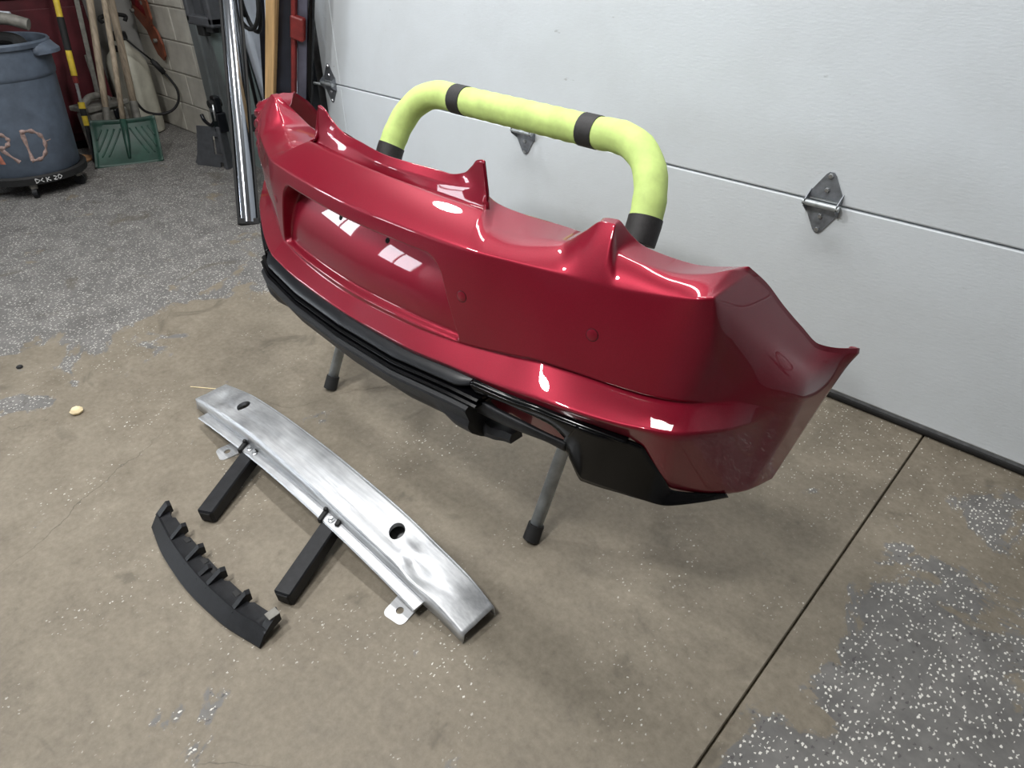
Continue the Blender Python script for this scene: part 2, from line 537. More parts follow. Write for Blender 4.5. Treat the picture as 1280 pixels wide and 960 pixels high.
def hinge(x):
    h = empty('hinge', (x, 0.0, SEC), parent=door)
    for up in (1, -1):
        m = MB()
        a = 0.088
        pts = [(-0.046, 0.012), (-0.046, 0.026), (-0.014, a - 0.008), (-0.006, a), (0.006, a), (0.014, a - 0.008), (0.046, 0.026), (0.046, 0.012)]
        Mx = Matrix(((1, 0, 0, 0), (0, 0, -1, 0), (0, up, 0, 0), (0, 0, 0, 1)))
        m.prism(pts, 0.0005, 0.0045, Mx)
        # folded side cheeks that carry the pin
        for sx in (-1, 1):
            x0 = sx * 0.046
            q = [(0.0005, up * 0.004), (0.034, up * -0.006), (0.034, up * 0.010), (0.0005, up * 0.034)]
            vs = [(x0 + dx, -c, d) for dx in (-0.0015, 0.0015) for (c, d) in q]
            m.add(vs, [(0, 1, 2, 3), (7, 6, 5, 4), (0, 4, 5, 1), (1, 5, 6, 2), (2, 6, 7, 3), (3, 7, 4, 0)])
        leaf = m.build('leaf', M['hinge'], h, angle=30)
        for (sx, sz) in ((0, 0.038), (0, 0.078)):
            s = MB().lathe([(0.0075, 0), (0.0075, 0.003), (0.006, 0.006)], n=6, M=Matrix.Translation((sx, -0.0045, up * sz)) @ Matrix.Rotation(math.pi / 2, 4, 'X'))
            s.build('screw', M['screw'], leaf)
    MB().tube([(-0.052, -0.026, 0.0), (0.052, -0.026, 0.0)], 0.0085, 12).build('pin', M['galv'], h, angle=40)
    return h
for hx in (-3.075, -1.785, -0.632, 0.7, 2.0): hinge(hx)

# vertical door track with its angle iron, roller beside the edge hinge
tr = empty('door_track', (-3.2, 1.95, 0), label='upright steel door track with angle iron at the edge of the white door', cat='door track')
MB().box(-0.115, -0.06, -0.012, -0.008, 0, 2.8).box(-0.064, -0.06, -0.012, 0.11, 0, 2.8).build('angle_iron', M['galv'], tr)
m = MB()
prof = [(0.02, -0.05), (0.02, -0.004), (0.058, -0.004), (0.058, -0.05), (0.050, -0.05), (0.050, -0.012), (0.028, -0.012), (0.028, -0.05)]
m.prism(prof[::-1], 0.02, 2.75)
m.build('channel', M['satin_black'], tr)
for z in (0.25, 0.95, 1.65, 2.35):
    MB().box(-0.06, 0.03, -0.008, 0.0, z, z + 0.06).build('bracket', M['galv'], tr)
MB().tube([(0.02, -0.03, 0.605), (0.10, -0.018, 0.605)], 0.006, 8).build('roller_stem', M['galv'], tr, smooth=True)
for k, z in enumerate((0.35, 0.5, 0.75, 0.9, 1.05)):
    MB().lathe([(0.006, 0), (0.006, 0.004), (0.003, 0.005)], n=10, M=Matrix.Translation((-0.09, -0.012, z)) @ Matrix.Rotation(math.pi / 2, 4, 'X')).build('bolt', M['screw'], tr)

# lamp fittings for the lights
for (x, y, z, dia, w, nm) in HIGH_BAYS:
    f = empty('high_bay_lamp', (x, y, z), label='round high-bay ceiling lamp', cat='lamp', group='high-bay lamps')
    MB().lathe([(dia * 0.56, 0.0), (dia * 0.56, 0.03), (dia * 0.4, 0.06), (dia * 0.2, 0.1), (0.03, ZC - z)], n=32).build('housing', M['darkgrey'], f, angle=40)
for (x, y, z, l, wdt, r, w, nm) in TUBE_LAMPS:
    f = empty('tube_lamp', (x, y, z), r, label='long flat ceiling lamp', cat='lamp')
    MB().box(-l / 2 - 0.02, l / 2 + 0.02, -wdt / 2 - 0.01, wdt / 2 + 0.01, 0, 0.05, bev=0.005).box(-0.1, 0.1, -0.03, 0.03, 0.05, ZC - z).build('housing', M['ceiling'], f)

# ================================================================== red bumper cover
BO = Vector((-1.2156, 0.8186, 0.7012))
yaw, roll = math.radians(-1.92), math.radians(0.95)
bumper = empty('bumper_cover', (0, 0, 0), label='metallic red car rear bumper cover resting on the padded stand', cat='bumper')
bumper.matrix_world = Matrix.Translation(BO) @ Matrix.Rotation(yaw, 4, 'Z') @ Matrix.Rotation(roll, 4, 'Y')

# feature lines of the right half: column parameter, then (u across, v into the car, w up)
END = [(0.93, 0.50, -0.103), (0.915, 0.456, -0.194), (0.905, 0.31, -0.345)]
def endpt(f):
    t = [0, 0.4, 1]
    return tuple(float(np.interp(f, t, [e[k] for e in END])) for k in range(3))
TOPSIDE = [(7, .795, .216, .119), (7.5, .812, .264, .078), (8, .832, .313, .024), (8.5, .855, .365, -.030), (9, .880, .413, -.078), (9.5, .905, .454, -.094), (10, .93, .50, -.103)]
def off(l, dv, dw, du=0): return [(c, u + du, v + dv, w + dw) for (c, u, v, w) in l]
LEDGE = [(2.12, .288, .106, .132), (3, .352, .130, .108), (4, .475, .160, .100), (4.4, .525, .150, .118), (4.62, .566, .118, .163), (4.82, .596, .118, .168), (5, .612, .135, .142), (5.4, .635, .150, .122), (6, .718, .185, .106), (6.6, .768, .205, .113)]
RAILS = {}
RAILS['F'] = [(0, 0, .075, .152), (1, .17, .10, .150), (1.5, .225, .099, .163), (1.75, .252, .096, .183), (1.9, .270, .094, .199), (2.0, .286, .093, .203), (2.04, .292, .093, .200)] + LEDGE + TOPSIDE
RAILS['L2'] = [(0, 0, .060, .136), (1, .165, .082, .136), (2, .302, .088, .146), (2.04, .306, .088, .146)] + off(LEDGE, -.014, -.003) + off(TOPSIDE, -.0005, -.003, .0010)
RAILS['G'] = [(0, 0, .058, .112), (1, .175, .072, .110), (2, .309, .082, .113), (2.04, .312, .082, .113)] + off(LEDGE, -.028, -.006) + off(TOPSIDE, -.001, -.006, .0018)
E1 = [(0, 0, .045, .125), (1, .185, .056, .122), (2, .312, .068, .119), (2.1, .320, .066, .115), (2.4, .35, .060, .101), (3, .40, .070, .097), (3.6, .465, .084, .103), (4, .505, .09, .110), (4.3, .54, .096, .137), (4.6, .573, .1, .163), (4.82, .602, .1, .167), (4.95, .608, .097, .150), (5.1, .615, .095, .126), (5.4, .66, .1, .118), (6, .714, .115, .114), (6.5, .763, .14, .120), (6.8, .784, .175, .123)]
RAILS['E1'] = E1 + off(TOPSIDE, -.002, -.010, .0026)
RAILS['K'] = [(0, 0, -.045, .077), (1, .2, -.034, .077), (2, .354, -.016, .077), (3, .45, .008, .078), (4, .54, .030, .080), (5, .642, .052, .082), (6, .738, .077, .092), (6.6, .782, .086, .102), (7, .803, .098, .108), (7.4, .815, .142, .072), (8, .838, .225, .010), (9, .888, .37, -.10), (10,) + endpt(.15)]
RAILS['M'] = [(0, 0, -.060, -.03), (1, .2, -.049, -.03), (2, .352, -.028, -.024), (3, .45, -.006, -.014), (4, .545, .014, -.006), (5, .638, .036, -.004), (6, .73, .060, .001), (6.6, .78, .078, .007), (7, .812, .1, .010), (7.4, .828, .135, -.008), (8, .855, .20, -.045), (9, .908, .335, -.125), (10,) + endpt(.42)]
RAILS['D'] = [(0, 0, -.062, -.135), (1, .2, -.050, -.133), (2, .345, -.030, -.124), (3, .46, -.014, -.105), (4, .547, 0, -.089), (5, .63, .020, -.088), (6, .715, .042, -.088), (7, .79, .072, -.085), (8, .845, .15, -.095), (8.4, .872, .2, -.115), (9, .912, .315, -.175), (10,) + endpt(.6)]
RAILS['D2'] = [(0, 0, -.062, -.137), (1, .2, -.050, -.135), (2, .345, -.028, -.127), (3, .46, -.004, -.109), (4, .547, .012, -.094), (5, .63, .032, -.093), (6, .715, .054, -.093), (7, .79, .080, -.090), (8, .848, .15, -.100), (8.4, .874, .2, -.120), (9, .912, .311, -.18), (10,) + endpt(.62)]
RAILS['LC'] = [(0, 0, -.092, -.167), (1, .2, -.084, -.166), (2, .365, -.066, -.158), (3, .45, -.058, -.152), (4, .56, -.046, -.138), (5, .645, -.036, -.128), (6, .735, -.014, -.120), (6.5, .79, .004, -.113), (7, .83, .031, -.113), (8, .868, .125, -.132), (8.6, .887, .225, -.160), (9, .911, .3, -.21), (10,) + endpt(.78)]
BT = [(0, 0, -.085, -.180), (1, .2, -.078, -.179), (2, .373, -.060, -.168), (3, .45, -.053, -.165), (4, .583, -.035, -.156), (5, .654, -.015, -.158), (6, .736, .015, -.165), (6.4, .760, .026, -.176), (7, .802, .088, -.295), (8, .868, .18, -.325), (9, .893, .24, -.335), (10,) + endpt(1.0)]
RAILS['BT'] = BT
RAILS['BT2'] = [(0, 0, -.045, -.215), (1, .2, -.038, -.215), (2, .37, -.020, -.225), (3, .45, -.005, -.262), (4, .575, .012, -.268), (5, .645, .030, -.258), (6, .722, .045, -.20), (6.4, .752, .040, -.190), (7, .797, .095, -.300), (8, .863, .187, -.329), (9, .888, .247, -.339), (10, .900, .316, -.349)]
ORDER = [('F', 10), ('L2', 7), ('G', 5), ('E1', 24), ('K', 34), ('M', 36), ('D', 3), ('D2', 18), ('LC', 9), ('BT', 8), ('BT2', 0)]
cs = np.unique(np.round(np.concatenate([np.linspace(0, 1.5, 60), np.linspace(1.5, 2.1, 80), np.linspace(2.1, 2.4, 20), np.linspace(2.4, 4.2, 40), np.linspace(4.2, 5.2, 36), np.linspace(5.2, 6.4, 26), np.linspace(6.4, 7.6, 34), np.linspace(7.6, 10, 34)]), 5))
RV = {}
for k, pts in RAILS.items():
    a = np.array(pts)
    a = np.concatenate([a[1:2] * np.array([-1, -1, 1, 1]), a])      # mirror point keeps the centre line smooth
    if k in ('F', 'L2', 'G', 'E1', 'K'):     # sharp corner at column 7
        lo, hi = a[a[:, 0] <= 7], a[a[:, 0] >= 7]
        RV[k] = np.stack([np.where(cs <= 7, pchip(lo[:, 0], lo[:, j], np.minimum(cs, 7)), pchip(hi[:, 0], hi[:, j], np.maximum(cs, 7))) for j in (1, 2, 3)], 1)
    else:
        RV[k] = np.stack([pchip(a[:, 0], a[:, j], cs) for j in (1, 2, 3)], 1)
far = np.clip((cs - 2.06) / 0.06, 0, 1)[:, None]       # tail-lamp ledge: flat from the opening edge back to its rim
RV['G'] = RV['G'] * (1 - far) + (RV['E1'] * .67 + RV['F'] * .33) * far
RV['L2'] = RV['L2'] * (1 - far) + (RV['E1'] * .33 + RV['F'] * .67) * far
rows = []; rowname = []
for i, (k, n) in enumerate(ORDER[:-1]):
    nk = ORDER[i + 1][0]
    A, B = RV[k], RV[nk]
    for q in range(n):
        t = q / n
        if k == 'K':      # quadratic through K, M, D
            s = t * 0.5
            P = 2 * (s - .5) * (s - 1) * RV['K'] - 4 * s * (s - 1) * RV['M'] + 2 * s * (s - .5) * RV['D']
        elif k == 'M':
            s = 0.5 + t * 0.5
            P = 2 * (s - .5) * (s - 1) * RV['K'] - 4 * s * (s - 1) * RV['M'] + 2 * s * (s - .5) * RV['D']
        else:
            P = A * (1 - t) + B * t
            if k == 'E1':   # a little crown on the upper face
                P = P + np.array([0, -0.003, 0.003]) * (4 * t * (1 - t)) * np.clip(7.2 - cs, 0, 1)[:, None]
        rows.append(P); rowname.append((k, t))
rows.append(RV['BT2']); rowname.append(('BT2', 0))
G = np.stack(rows)                      # rows x cols x 3
nr = len(G)
# soften creases along the profile; the flank beyond the corner is one smooth skin
rid = {k: i for i, (k, t) in reversed(list(enumerate(rowname)))}
def rowidx(k): return next(i for i, (n, t) in enumerate(rowname) if n == k)
iD, iLC, iK, iE1, iBT = rowidx('D'), rowidx('LC'), rowidx('K'), rowidx('E1'), rowidx('BT')
for it in range(60):
    W = np.zeros((nr, len(cs)))
    if it < 1: W[:] = 0.5
    flank = np.clip((cs - 7.1) / 0.5, 0, 1)
    W[iE1 + 1:iD] = np.maximum(W[iE1 + 1:iD], 0.5 * flank[None, :])
    tail = np.clip((cs - 8.5) / 0.5, 0, 1)
    W[iD:iBT] = np.maximum(W[iD:iBT], 0.5 * tail[None, :])
    W[0] = 0; W[-1] = 0
    L = np.zeros_like(G)
    L[1:-1] = (G[:-2] + G[2:]) * 0.5 - G[1:-1]
    G = G + L * W[:, :, None]
# plate recess: deep under the hood, shallow at the foot
U, V, Wz = G[:, :, 0], G[:, :, 1], G[:, :, 2]
ztop, zbot = 0.040, -0.122
hw = np.interp(Wz, [zbot, ztop], [0.342, 0.288])
rc = 0.035
dx = U - hw; dt = Wz - ztop; db = zbot - Wz
# signed distance to a rounded trapezoid
qx = dx + rc; qz = np.maximum(dt + rc, db + 0.012)
ins = np.minimum(np.maximum(qx, qz), 0)
rcorn = np.where(dt + rc > db + 0.012, rc, 0.012)
sd = np.hypot(np.maximum(dx + rcorn, 0), np.maximum(np.maximum(dt, db) + rcorn, 0)) + np.minimum(np.maximum(dx + rcorn, np.maximum(dt, db) + rcorn), 0) - rcorn
mask = np.clip((-sd + 0.005) / 0.010, 0, 1); mask = mask * mask * (3 - 2 * mask)
infront = np.zeros(nr, bool); infront[iK:iD + 1] = True
depth = 0.018 + 0.046 * np.clip((Wz - zbot) / (ztop - zbot), 0, 1.2) ** 2.0
G[:, :, 1] += np.where(infront[:, None], mask * depth, 0)
# wheel-arch return lip
lk = np.clip(np.arange(nr) / 20.0, 0, 1)[:, None, None]
lip1 = G[:, -1:] + np.array([-0.006, 0.010, 0.0]) * lk; lip2 = G[:, -1:] + np.array([-0.022, 0.016, -0.002]) * lk - np.array([.0008, 0, .0008])
G = np.concatenate([G, lip1, lip2], 1)
cs2 = np.concatenate([cs, [10.2, 10.4]])
# left half mirrored; the free left end sags back a little and its corner is creased
Lh = G[:, :0:-1].copy(); Lh[:, :, 0] *= -1
def left_bend(P):
    a = np.clip((-P[..., 0] - 0.36) / 0.45, 0, 2)
    P = P.copy()
    P[..., 1] += 0.085 * a ** 1.6
    P[..., 0] += 0.018 * a ** 2
    P[..., 2] += 0.008 * a - 0.28 * np.clip(a - 1.0, 0, 1)
    P[..., 1] += 0.075 * np.clip(a, 0, 1) * np.clip((0.02 - P[..., 2]) / 0.14, 0, 1)
    return P
Lh = left_bend(Lh)
# wrinkles at the crushed upper left corner
d = np.exp(-(((Lh[..., 0] + 0.74) / 0.11) ** 2 + ((Lh[..., 2] - 0.06) / 0.055) ** 2))
d[:iE1 + 2] = 0
Lh[..., 1] += d * (0.0065 * np.sin(Lh[..., 2] * 190 + 9 * np.sin(Lh[..., 0] * 22)) + 0.005 * np.sin(Lh[..., 0] * 95))
Lh[..., 2] += d * 0.004 * np.sin(Lh[..., 0] * 120 + Lh[..., 1] * 60)
full_grid = np.concatenate([Lh, G], 1)
shell = MB().grid(full_grid.tolist()).build('shell', M['paint'], bumper, smooth=True, fix=False)
md = shell.modifiers.new('thickness', 'SOLIDIFY'); md.thickness = 0.0035; md.offset = 1
shell['label'] = 'glossy metallic red bumper skin'
# sensor caps
def on_shell(u, w):
    """point and normal of the front face at (u, w)"""
    gi = full_grid[iK + 1:iD]
    dd = (gi[..., 0] - u) ** 2 + (gi[..., 2] - w) ** 2
    i, j = np.unravel_index(np.argmin(dd), dd.shape)
    i = min(max(i, 2), gi.shape[0] - 3); j = min(max(j, 2), gi.shape[1] - 3)
    n = np.cross(gi[i, j + 1] - gi[i, j - 1], gi[i + 1, j] - gi[i - 1, j])
    n = n / np.linalg.norm(n)
    if n[1] > 0: n = -n
    return gi[i, j], n
for (u, w) in ((0.352, -0.018), (0.628, -0.010), (-0.36, -0.016), (-0.66, -0.008)):
    p, n = on_shell(u, w)
    q = Vector((0, 0, 1)).rotation_difference(Vector(n)).to_matrix().to_4x4()
    T = Matrix.Translation(Vector(p)) @ q
    s = MB().lathe([(0.0108, -0.003), (0.0108, 0.0006), (0.0100, 0.0010), (0.0, 0.0010)], n=24, M=T).build('parking_sensor', M['paint'], bumper, angle=30)
    MB().lathe([(0.0118, -0.003), (0.0118, 0.0003), (0.0114, 0.0004)], n=24, M=T).build('sensor_ring', M['satin_black'], s, angle=30)

# black discs at the recess top; dark of torn holes painted in their colour
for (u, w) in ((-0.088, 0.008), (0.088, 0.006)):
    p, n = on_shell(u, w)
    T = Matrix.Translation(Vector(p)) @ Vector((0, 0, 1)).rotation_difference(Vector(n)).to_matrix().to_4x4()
    MB().lathe([(0.0065, -0.004), (0.0065, 0.0008), (0.004, 0.0016), (0.0, 0.0004)], n=10, M=T).build('painted_hole', M['dark'], bumper, angle=30)

# black lower valance, centre piece with ribs and diffuser face
bt = np.array(BT)
def btv(u): return float(np.interp(abs(u), bt[:, 1], pchip(bt[:, 0], bt[:, 2], bt[:, 0])))
us_s = np.linspace(0, 0.8, 60)
def btw(u): return float(np.interp(abs(u), bt[:, 1], bt[:, 3]))
def side_bend(p):
    if p[0] < 0:
        return tuple(left_bend(np.array([p]))[0].tolist())
    return p
def loft(profile, u0, u1, n, name, mat, parent=bumper, fade=None):
    """profile of (dv, dw) from the lower edge of the red skin, swept along u"""
    m = MB(); Gd = []
    for i in range(n + 1):
        u = u0 + (u1 - u0) * i / n
        v, w = btv(u), btw(u)
        f = 1.0 if fade is None else float(np.clip((abs(u1) - abs(u)) / fade, 0.12, 1))
        Gd.append([side_bend((u, v + (a if a > 0 else a * f), w + b * (0.35 + 0.65 * f))) for (a, b) in profile])
    m.grid(Gd, closed=True)
    k = len(profile)
    b = len(m.v)
    m.f.append(tuple(range(k))); m.f.append(tuple(range(b - 1, b - k - 1, -1))); m.m += [0, 0]
    return m.build(name, mat, parent, angle=28)
# satin upper ledge of the diffuser
loft([(.012, .004), (-.004, -.003), (-.015, -.010), (-.020, -.016), (-.019, -.020), (.004, -.022), (.03, -.018)], -.435, .435, 80, 'upper_ledge', M['satin_black'], fade=.05)
# two ribs across the slot
for k, (dw, dp) in enumerate(((-.028, .0), (-.040, -.005))):
    loft([(.02, dw + .002), (dp - .020, dw + .001), (dp - .025, dw - .002), (dp - .024, dw - .005), (.02, dw - .006)], -.445, .445, 60, 'rib', M['gloss_black'])
# backing panel behind the ribs
loft([(.018, -.02), (.018, -.062), (.03, -.062), (.03, -.02)], -.43, .43, 40, 'backing', M['rubber'])
# diffuser face, lower edge curving back under the car
m = MB(); Gd = []
NU = 96
for i in range(NU + 1):
    u = -.425 + .85 * i / NU
    a = abs(u)
    v, w = btv(u), btw(u)
    k = np.clip((a - .30) / .09, 0, 1); k = k * k * (3 - 2 * k)          # raised shoulder round the exhaust cut-outs
    prof = [(.03, -.050), (-.026, -.050), (-.034, -.055), (-.036, -.060),
            (-.022 - .004 * k, -.088), (-.016 - .014 * k, -.100), (-.004 - .024 * k, -.108), (.002 - .020 * k, -.125), (.018 - .012 * k, -.146), (.030 - .010 * k, -.155), (.040, -.157), (.075, -.150), (.06, -.10)]
    Gd.append([side_bend((u, v + p, w + q)) for (p, q) in prof])
m.grid(Gd, closed=True)
kk = len(Gd[0]); b = len(m.v)
m.f.append(tuple(range(kk))); m.f.append(tuple(range(b - 1, b - kk - 1, -1))); m.m += [0, 0]
m.build('diffuser', M['grain_black'], bumper, angle=28)

def strip(top, bot, name, mat, sgn, n=10, mid=0.0, thick=0.006, ne=14):
    """surface between two matching polylines (u, v, w)"""
    a = np.array(top, float); b_ = np.array(bot, float)
    def res(p):
        t = np.linspace(0, 1, len(p)); tt = np.linspace(0, 1, ne * (len(p) - 1) + 1)
        return np.stack([pchip(t, p[:, j], tt) for j in range(3)], 1)
    A, B = res(a), res(b_)
    Gd = []
    for q in range(n + 1):
        t = q / n
        P = A * (1 - t) + B * t
        P[:, 1] -= mid * 4 * t * (1 - t)
        P[:, 0] *= sgn
        Gd.append([side_bend(tuple(p)) for p in P.tolist()])
    o = MB().grid(Gd).build(name, mat, bumper, smooth=True)
    md = o.modifiers.new('thickness', 'SOLIDIFY'); md.thickness = thick; md.offset = 0
    return o
for sgn in (1, -1):
    # upper bar above the slot: tucked under the red skin, lip, then face
    strip([(.415, -.052, -.163), (.50, -.040, -.160), (.585, -.026, -.153), (.66, -.006, -.156), (.742, .020, -.160)],
          [(.415, -.068, -.170), (.50, -.056, -.168), (.585, -.044, -.160), (.66, -.026, -.161), (.742, .001, -.168)], 'bar_lip', M['gloss_black'], sgn, 3, 0.0, .004)
    strip([(.415, -.068, -.170), (.50, -.056, -.168), (.585, -.044, -.160), (.66, -.026, -.161)],
          [(.426, -.062, -.190), (.515, -.051, -.179), (.595, -.032, -.187), (.632, -.020, -.212)], 'slot_bar', M['gloss_black'], sgn, 6, .002, .005)
    # lower bar under the slot
    strip([(.40, -.060, -.208), (.522, -.052, -.205), (.585, -.034, -.214), (.630, -.018, -.222)],
          [(.40, -.056, -.243), (.50, -.046, -.237), (.577, -.030, -.234), (.624, -.012, -.246)], 'lower_bar', M['grain_black'], sgn, 6, .004, .01)
    # corner panel
    strip([(.632, -.022, -.196), (.645, -.028, -.168), (.66, -.026, -.161), (.705, -.010, -.164), (.738, .010, -.166), (.763, .024, -.172), (.775, .039, -.201), (.786, .055, -.232), (.796, .071, -.264), (.805, .085, -.291), (.838, .132, -.309), (.872, .18, -.320)],
          [(.618, -.016, -.243), (.626, -.010, -.252), (.634, -.004, -.275), (.652, .010, -.322), (.672, .014, -.320), (.69, .018, -.318), (.715, .025, -.315), (.74, .033, -.313), (.77, .046, -.314), (.803, .064, -.318), (.842, .125, -.326), (.874, .186, -.330)], 'corner_panel', M['gloss_black'], sgn, 14, .002, .005)
    # prong below the exhaust cut-out
    m = MB()
    path = [(.36, -.026, -.302), (.385, -.030, -.300), (.42, -.034, -.297), (.452, -.034, -.2945), (.480, -.030, -.286), (.500, -.028, -.283)]
    Gd = []
    for (i, (u, v, w)) in enumerate(smooth_path(path, 4)):
        h = float(np.interp(u, [.36, .41, .44, .5], [.026, .024, .014, .0115]))
        Gd.append([side_bend((sgn * u, v + a, w + b)) for (a, b) in ((-.008, -h), (-.012, 0), (-.006, h), (.022, h), (.026, -h))])
    m.grid(Gd, closed=True)
    b = len(m.v); m.f.append((0, 1, 2, 3, 4)); m.f.append(tuple(range(b - 1, b - 6, -1))); m.m += [0, 0]
    m.build('exhaust_prong', M['grain_black'], bumper, angle=35)
# ================================================================== padded stand
stand = empty('bumper_stand', (-1.22, 1.15, 0), label='steel pipe bumper stand padded with lime green foam and black tape', cat='stand')
SI = Matrix.Translation((1.22, -1.15, 0))
def S(p): return tuple(SI @ Vector(p))
right_leg = [(-.755, .877, .012), (-.785, 1.262, .665)]
R0, R1, R2 = (-.785, 1.265, .672), (-.797, 1.385, .868), (-1.0, 1.39, .842)
L2_, L1_, L0_ = (-1.53, 1.392, .846), (-1.715, 1.388, .872), (-1.708, 1.275, .690)
left_leg = [(-1.708, 1.270, .682), (-1.672, .912, .012)]
hoop = [Vector(right_leg[0])] + bez(R0, R1, R2, 14) + bez(L2_, L1_, L0_, 14) + [Vector(left_leg[1])]
MB().tube([S(p) for p in hoop], 0.0165, 16).build('hoop', M['galv'], stand, smooth=True)
for p, q in ((hoop[0], hoop[1]), (hoop[-1], hoop[-2])):
    d = (q - p).normalized()
    MB().tube([S(p - d * .008), S(p + d * .035)], [0.0215, 0.0205], 16).build('foot_cap', M['rubber'], stand, angle=40)
def path_len(ps): return [0] + list(np.cumsum([(ps[i + 1] - ps[i]).length for i in range(len(ps) - 1)]))
dense = []
for i in range(len(hoop) - 1):
    n = max(1, int((hoop[i + 1] - hoop[i]).length / 0.012))
    dense += [hoop[i].lerp(hoop[i + 1], k / n) for k in range(n)]
dense.append(hoop[-1])
LN = np.array(path_len(dense))
def seg(a, b): return [S(p) for p, l in zip(dense, LN) if a - 1e-6 <= l <= b + 1e-6]
def near(p):
    p = Vector(p); return LN[int(np.argmin([(q - p).length for q in dense]))]
a0 = near((-.785, 1.275, .685)); a3 = near((-1.706, 1.27, .682))
b1 = near((-1.035, 1.39, .84)); b2 = near((-1.50, 1.392, .845))
def foam_r(n): return [0.039 + 0.0008 * math.sin(i * 1.7) for i in range(n)]
for (a, b) in ((a0, b1 - .01), (b1 + .01, b2 - .01), (b2 + .01, a3)):
    sg = seg(a, b)
    MB().tube(sg, foam_r(len(sg)), 22).build('foam_sleeve', M['foam'], stand, angle=50)
for (a, b) in ((a0 - .035, a0 + .036), (b1 - .030, b1 + .030), (b2 - .034, b2 + .034), (a3 - .036, a3 + .035)):
    sg = seg(a, b)
    MB().tube(sg, [0.0405] * len(sg), 22).build('tape_band', M['tape'], stand, angle=50)
# second pipe frame, crossing the first behind the bumper
back = [Vector((-.86, 1.46, .012))] + bez((-.86, 1.04, .60), (-.86, .985, .68), (-1.0, .98, .686), 8) + bez((-1.46, .98, .686), (-1.60, .985, .68), (-1.60, 1.04, .60), 8) + [Vector((-1.60, 1.46, .012))]
MB().tube([S(p) for p in back], 0.0165, 14).build('cross_frame', M['galv'], stand, smooth=True)
for p, q in ((back[0], back[1]), (back[-1], back[-2])):
    d = (q - p).normalized()
    MB().tube([S(p - d * .008), S(p + d * .035)], 0.0205, 14).build('foot_cap', M['rubber'], stand, angle=40)
sg = [S(p) for p in back[3:-3]]
MB().tube(sg, 0.034, 16).build('foam_sleeve', M['foam'], stand, angle=50)

# ================================================================== aluminium impact beam
beam = empty('impact_beam', (-1.28, .6, 0), label='bare aluminium bumper impact beam lying on the concrete floor', cat='beam')
BX = -1.28; BY = .6
fx = [-1.885, -1.80, -1.67, -1.44, -1.25, -1.08, -.96, -.85, -.75, -.667]
fz = [.040, .062, .088, .114, .107, .092, .081, .066, .052, .028]
bz = [.044, .068, .100, .122, .128, .122, .112, .092, .072, .032]
fy = [.562, .560, .558, .556, .556, .556, .557, .558, .560, .561]
by = [.664, .663, .662, .661, .659, .658, .657, .656, .655, .654]
def top_pt(x, t):
    """t 0..1 from front edge to back edge of the broad face"""
    zf, zb = float(pchip(fx, fz, x)), float(pchip(fx, bz, x))
    yf, yb = float(np.interp(x, fx, fy)), float(np.interp(x, fx, by))
    z = zf * (1 - t) + zb * t
    z -= 0.0045 * math.exp(-((t - .36) / .07) ** 2) * (1 if -1.8 < x < -.85 else .3)
    z -= 0.012 * math.exp(-(((x + .83) / .035) ** 2 + ((t - .25) / .18) ** 2))
    z -= 0.010 * math.exp(-(((x + 1.80) / .03) ** 2 + ((t - .45) / .2) ** 2))
    z += 0.006 * math.exp(-(((x + .89) / .02) ** 2 + ((t - .4) / .2) ** 2))
    return (x - BX, yf * (1 - t) + yb * t - BY, z)
xs = np.linspace(-1.885, -.667, 123)
ts = np.linspace(0, 1, 13)
m = MB()
nx, nt = len(xs), len(ts)
skip = set()
holes = []
for hx in (-1.662, -.946):
    ci = int(np.argmin(abs(xs - hx))); cj = 7
    holes.append((ci, cj, xs[ci], ts[cj]))
    for i in range(ci - 3, ci + 3):
        for j in range(cj - 3, cj + 3): skip.add((i, j))
vs_ = [top_pt(x, t) for x in xs for t in ts]
fs_ = [(i * nt + j, (i + 1) * nt + j, (i + 1) * nt + j + 1, i * nt + j + 1) for i in range(nx - 1) for j in range(nt - 1) if (i, j) not in skip]
m.add(vs_, fs_)
for (ci, cj, hx, ht) in holes:
    loop = [(ci - 3 + k, cj - 3) for k in range(6)] + [(ci + 3, cj - 3 + k) for k in range(6)] + [(ci + 3 - k, cj + 3) for k in range(6)] + [(ci - 3, cj + 3 - k) for k in range(6)]
    b = len(m.v)
    for (i, j) in loop:
        a = math.atan2((j - cj), (i - ci))
        x = hx + .0195 * math.cos(a); t = ht + .195 * math.sin(a)
        m.v.append(top_pt(x, t))
    for (i, j) in loop:
        a = math.atan2((j - cj), (i - ci))
        x = hx + .0195 * math.cos(a); t = ht + .195 * math.sin(a)
        p = top_pt(x, t); m.v.append((p[0], p[1], p[2] - .012))
    n = len(loop)
    for k in range(n):
        k2 = (k + 1) % n
        m.f.append((loop[k][0] * nt + loop[k][1], loop[k2][0] * nt + loop[k2][1], b + k2, b + k)); m.m.append(0)
        m.f.append((b + k, b + k2, b + n + k2, b + n + k)); m.m.append(0)
# walls of the hat section
def wall_strip(f0, f1, xa, xb, n=80):
    Gd = []
    for i in range(n + 1):
        x = xa + (xb - xa) * i / n
        Gd.append([f0(x), f1(x)])
    m.grid(Gd)
def hgt(x): return float(np.interp(x, [-1.885, -1.80, -1.6, -1.0, -.79, -.667], [.036, .046, .050, .046, .036, .024]))
wall_strip(lambda x: top_pt(x, 0), lambda x: (top_pt(x, 0)[0], top_pt(x, 0)[1] - .004, max(.004, top_pt(x, 0)[2] - hgt(x))), -1.885, -.667)
wall_strip(lambda x: top_pt(x, 1), lambda x: (top_pt(x, 1)[0], top_pt(x, 1)[1] + .003, max(.004, top_pt(x, 1)[2] - hgt(x) - .015)), -1.885, -.667)
m.build('beam_body', M['alu'], beam, angle=35, solid=.003, soff=-1)
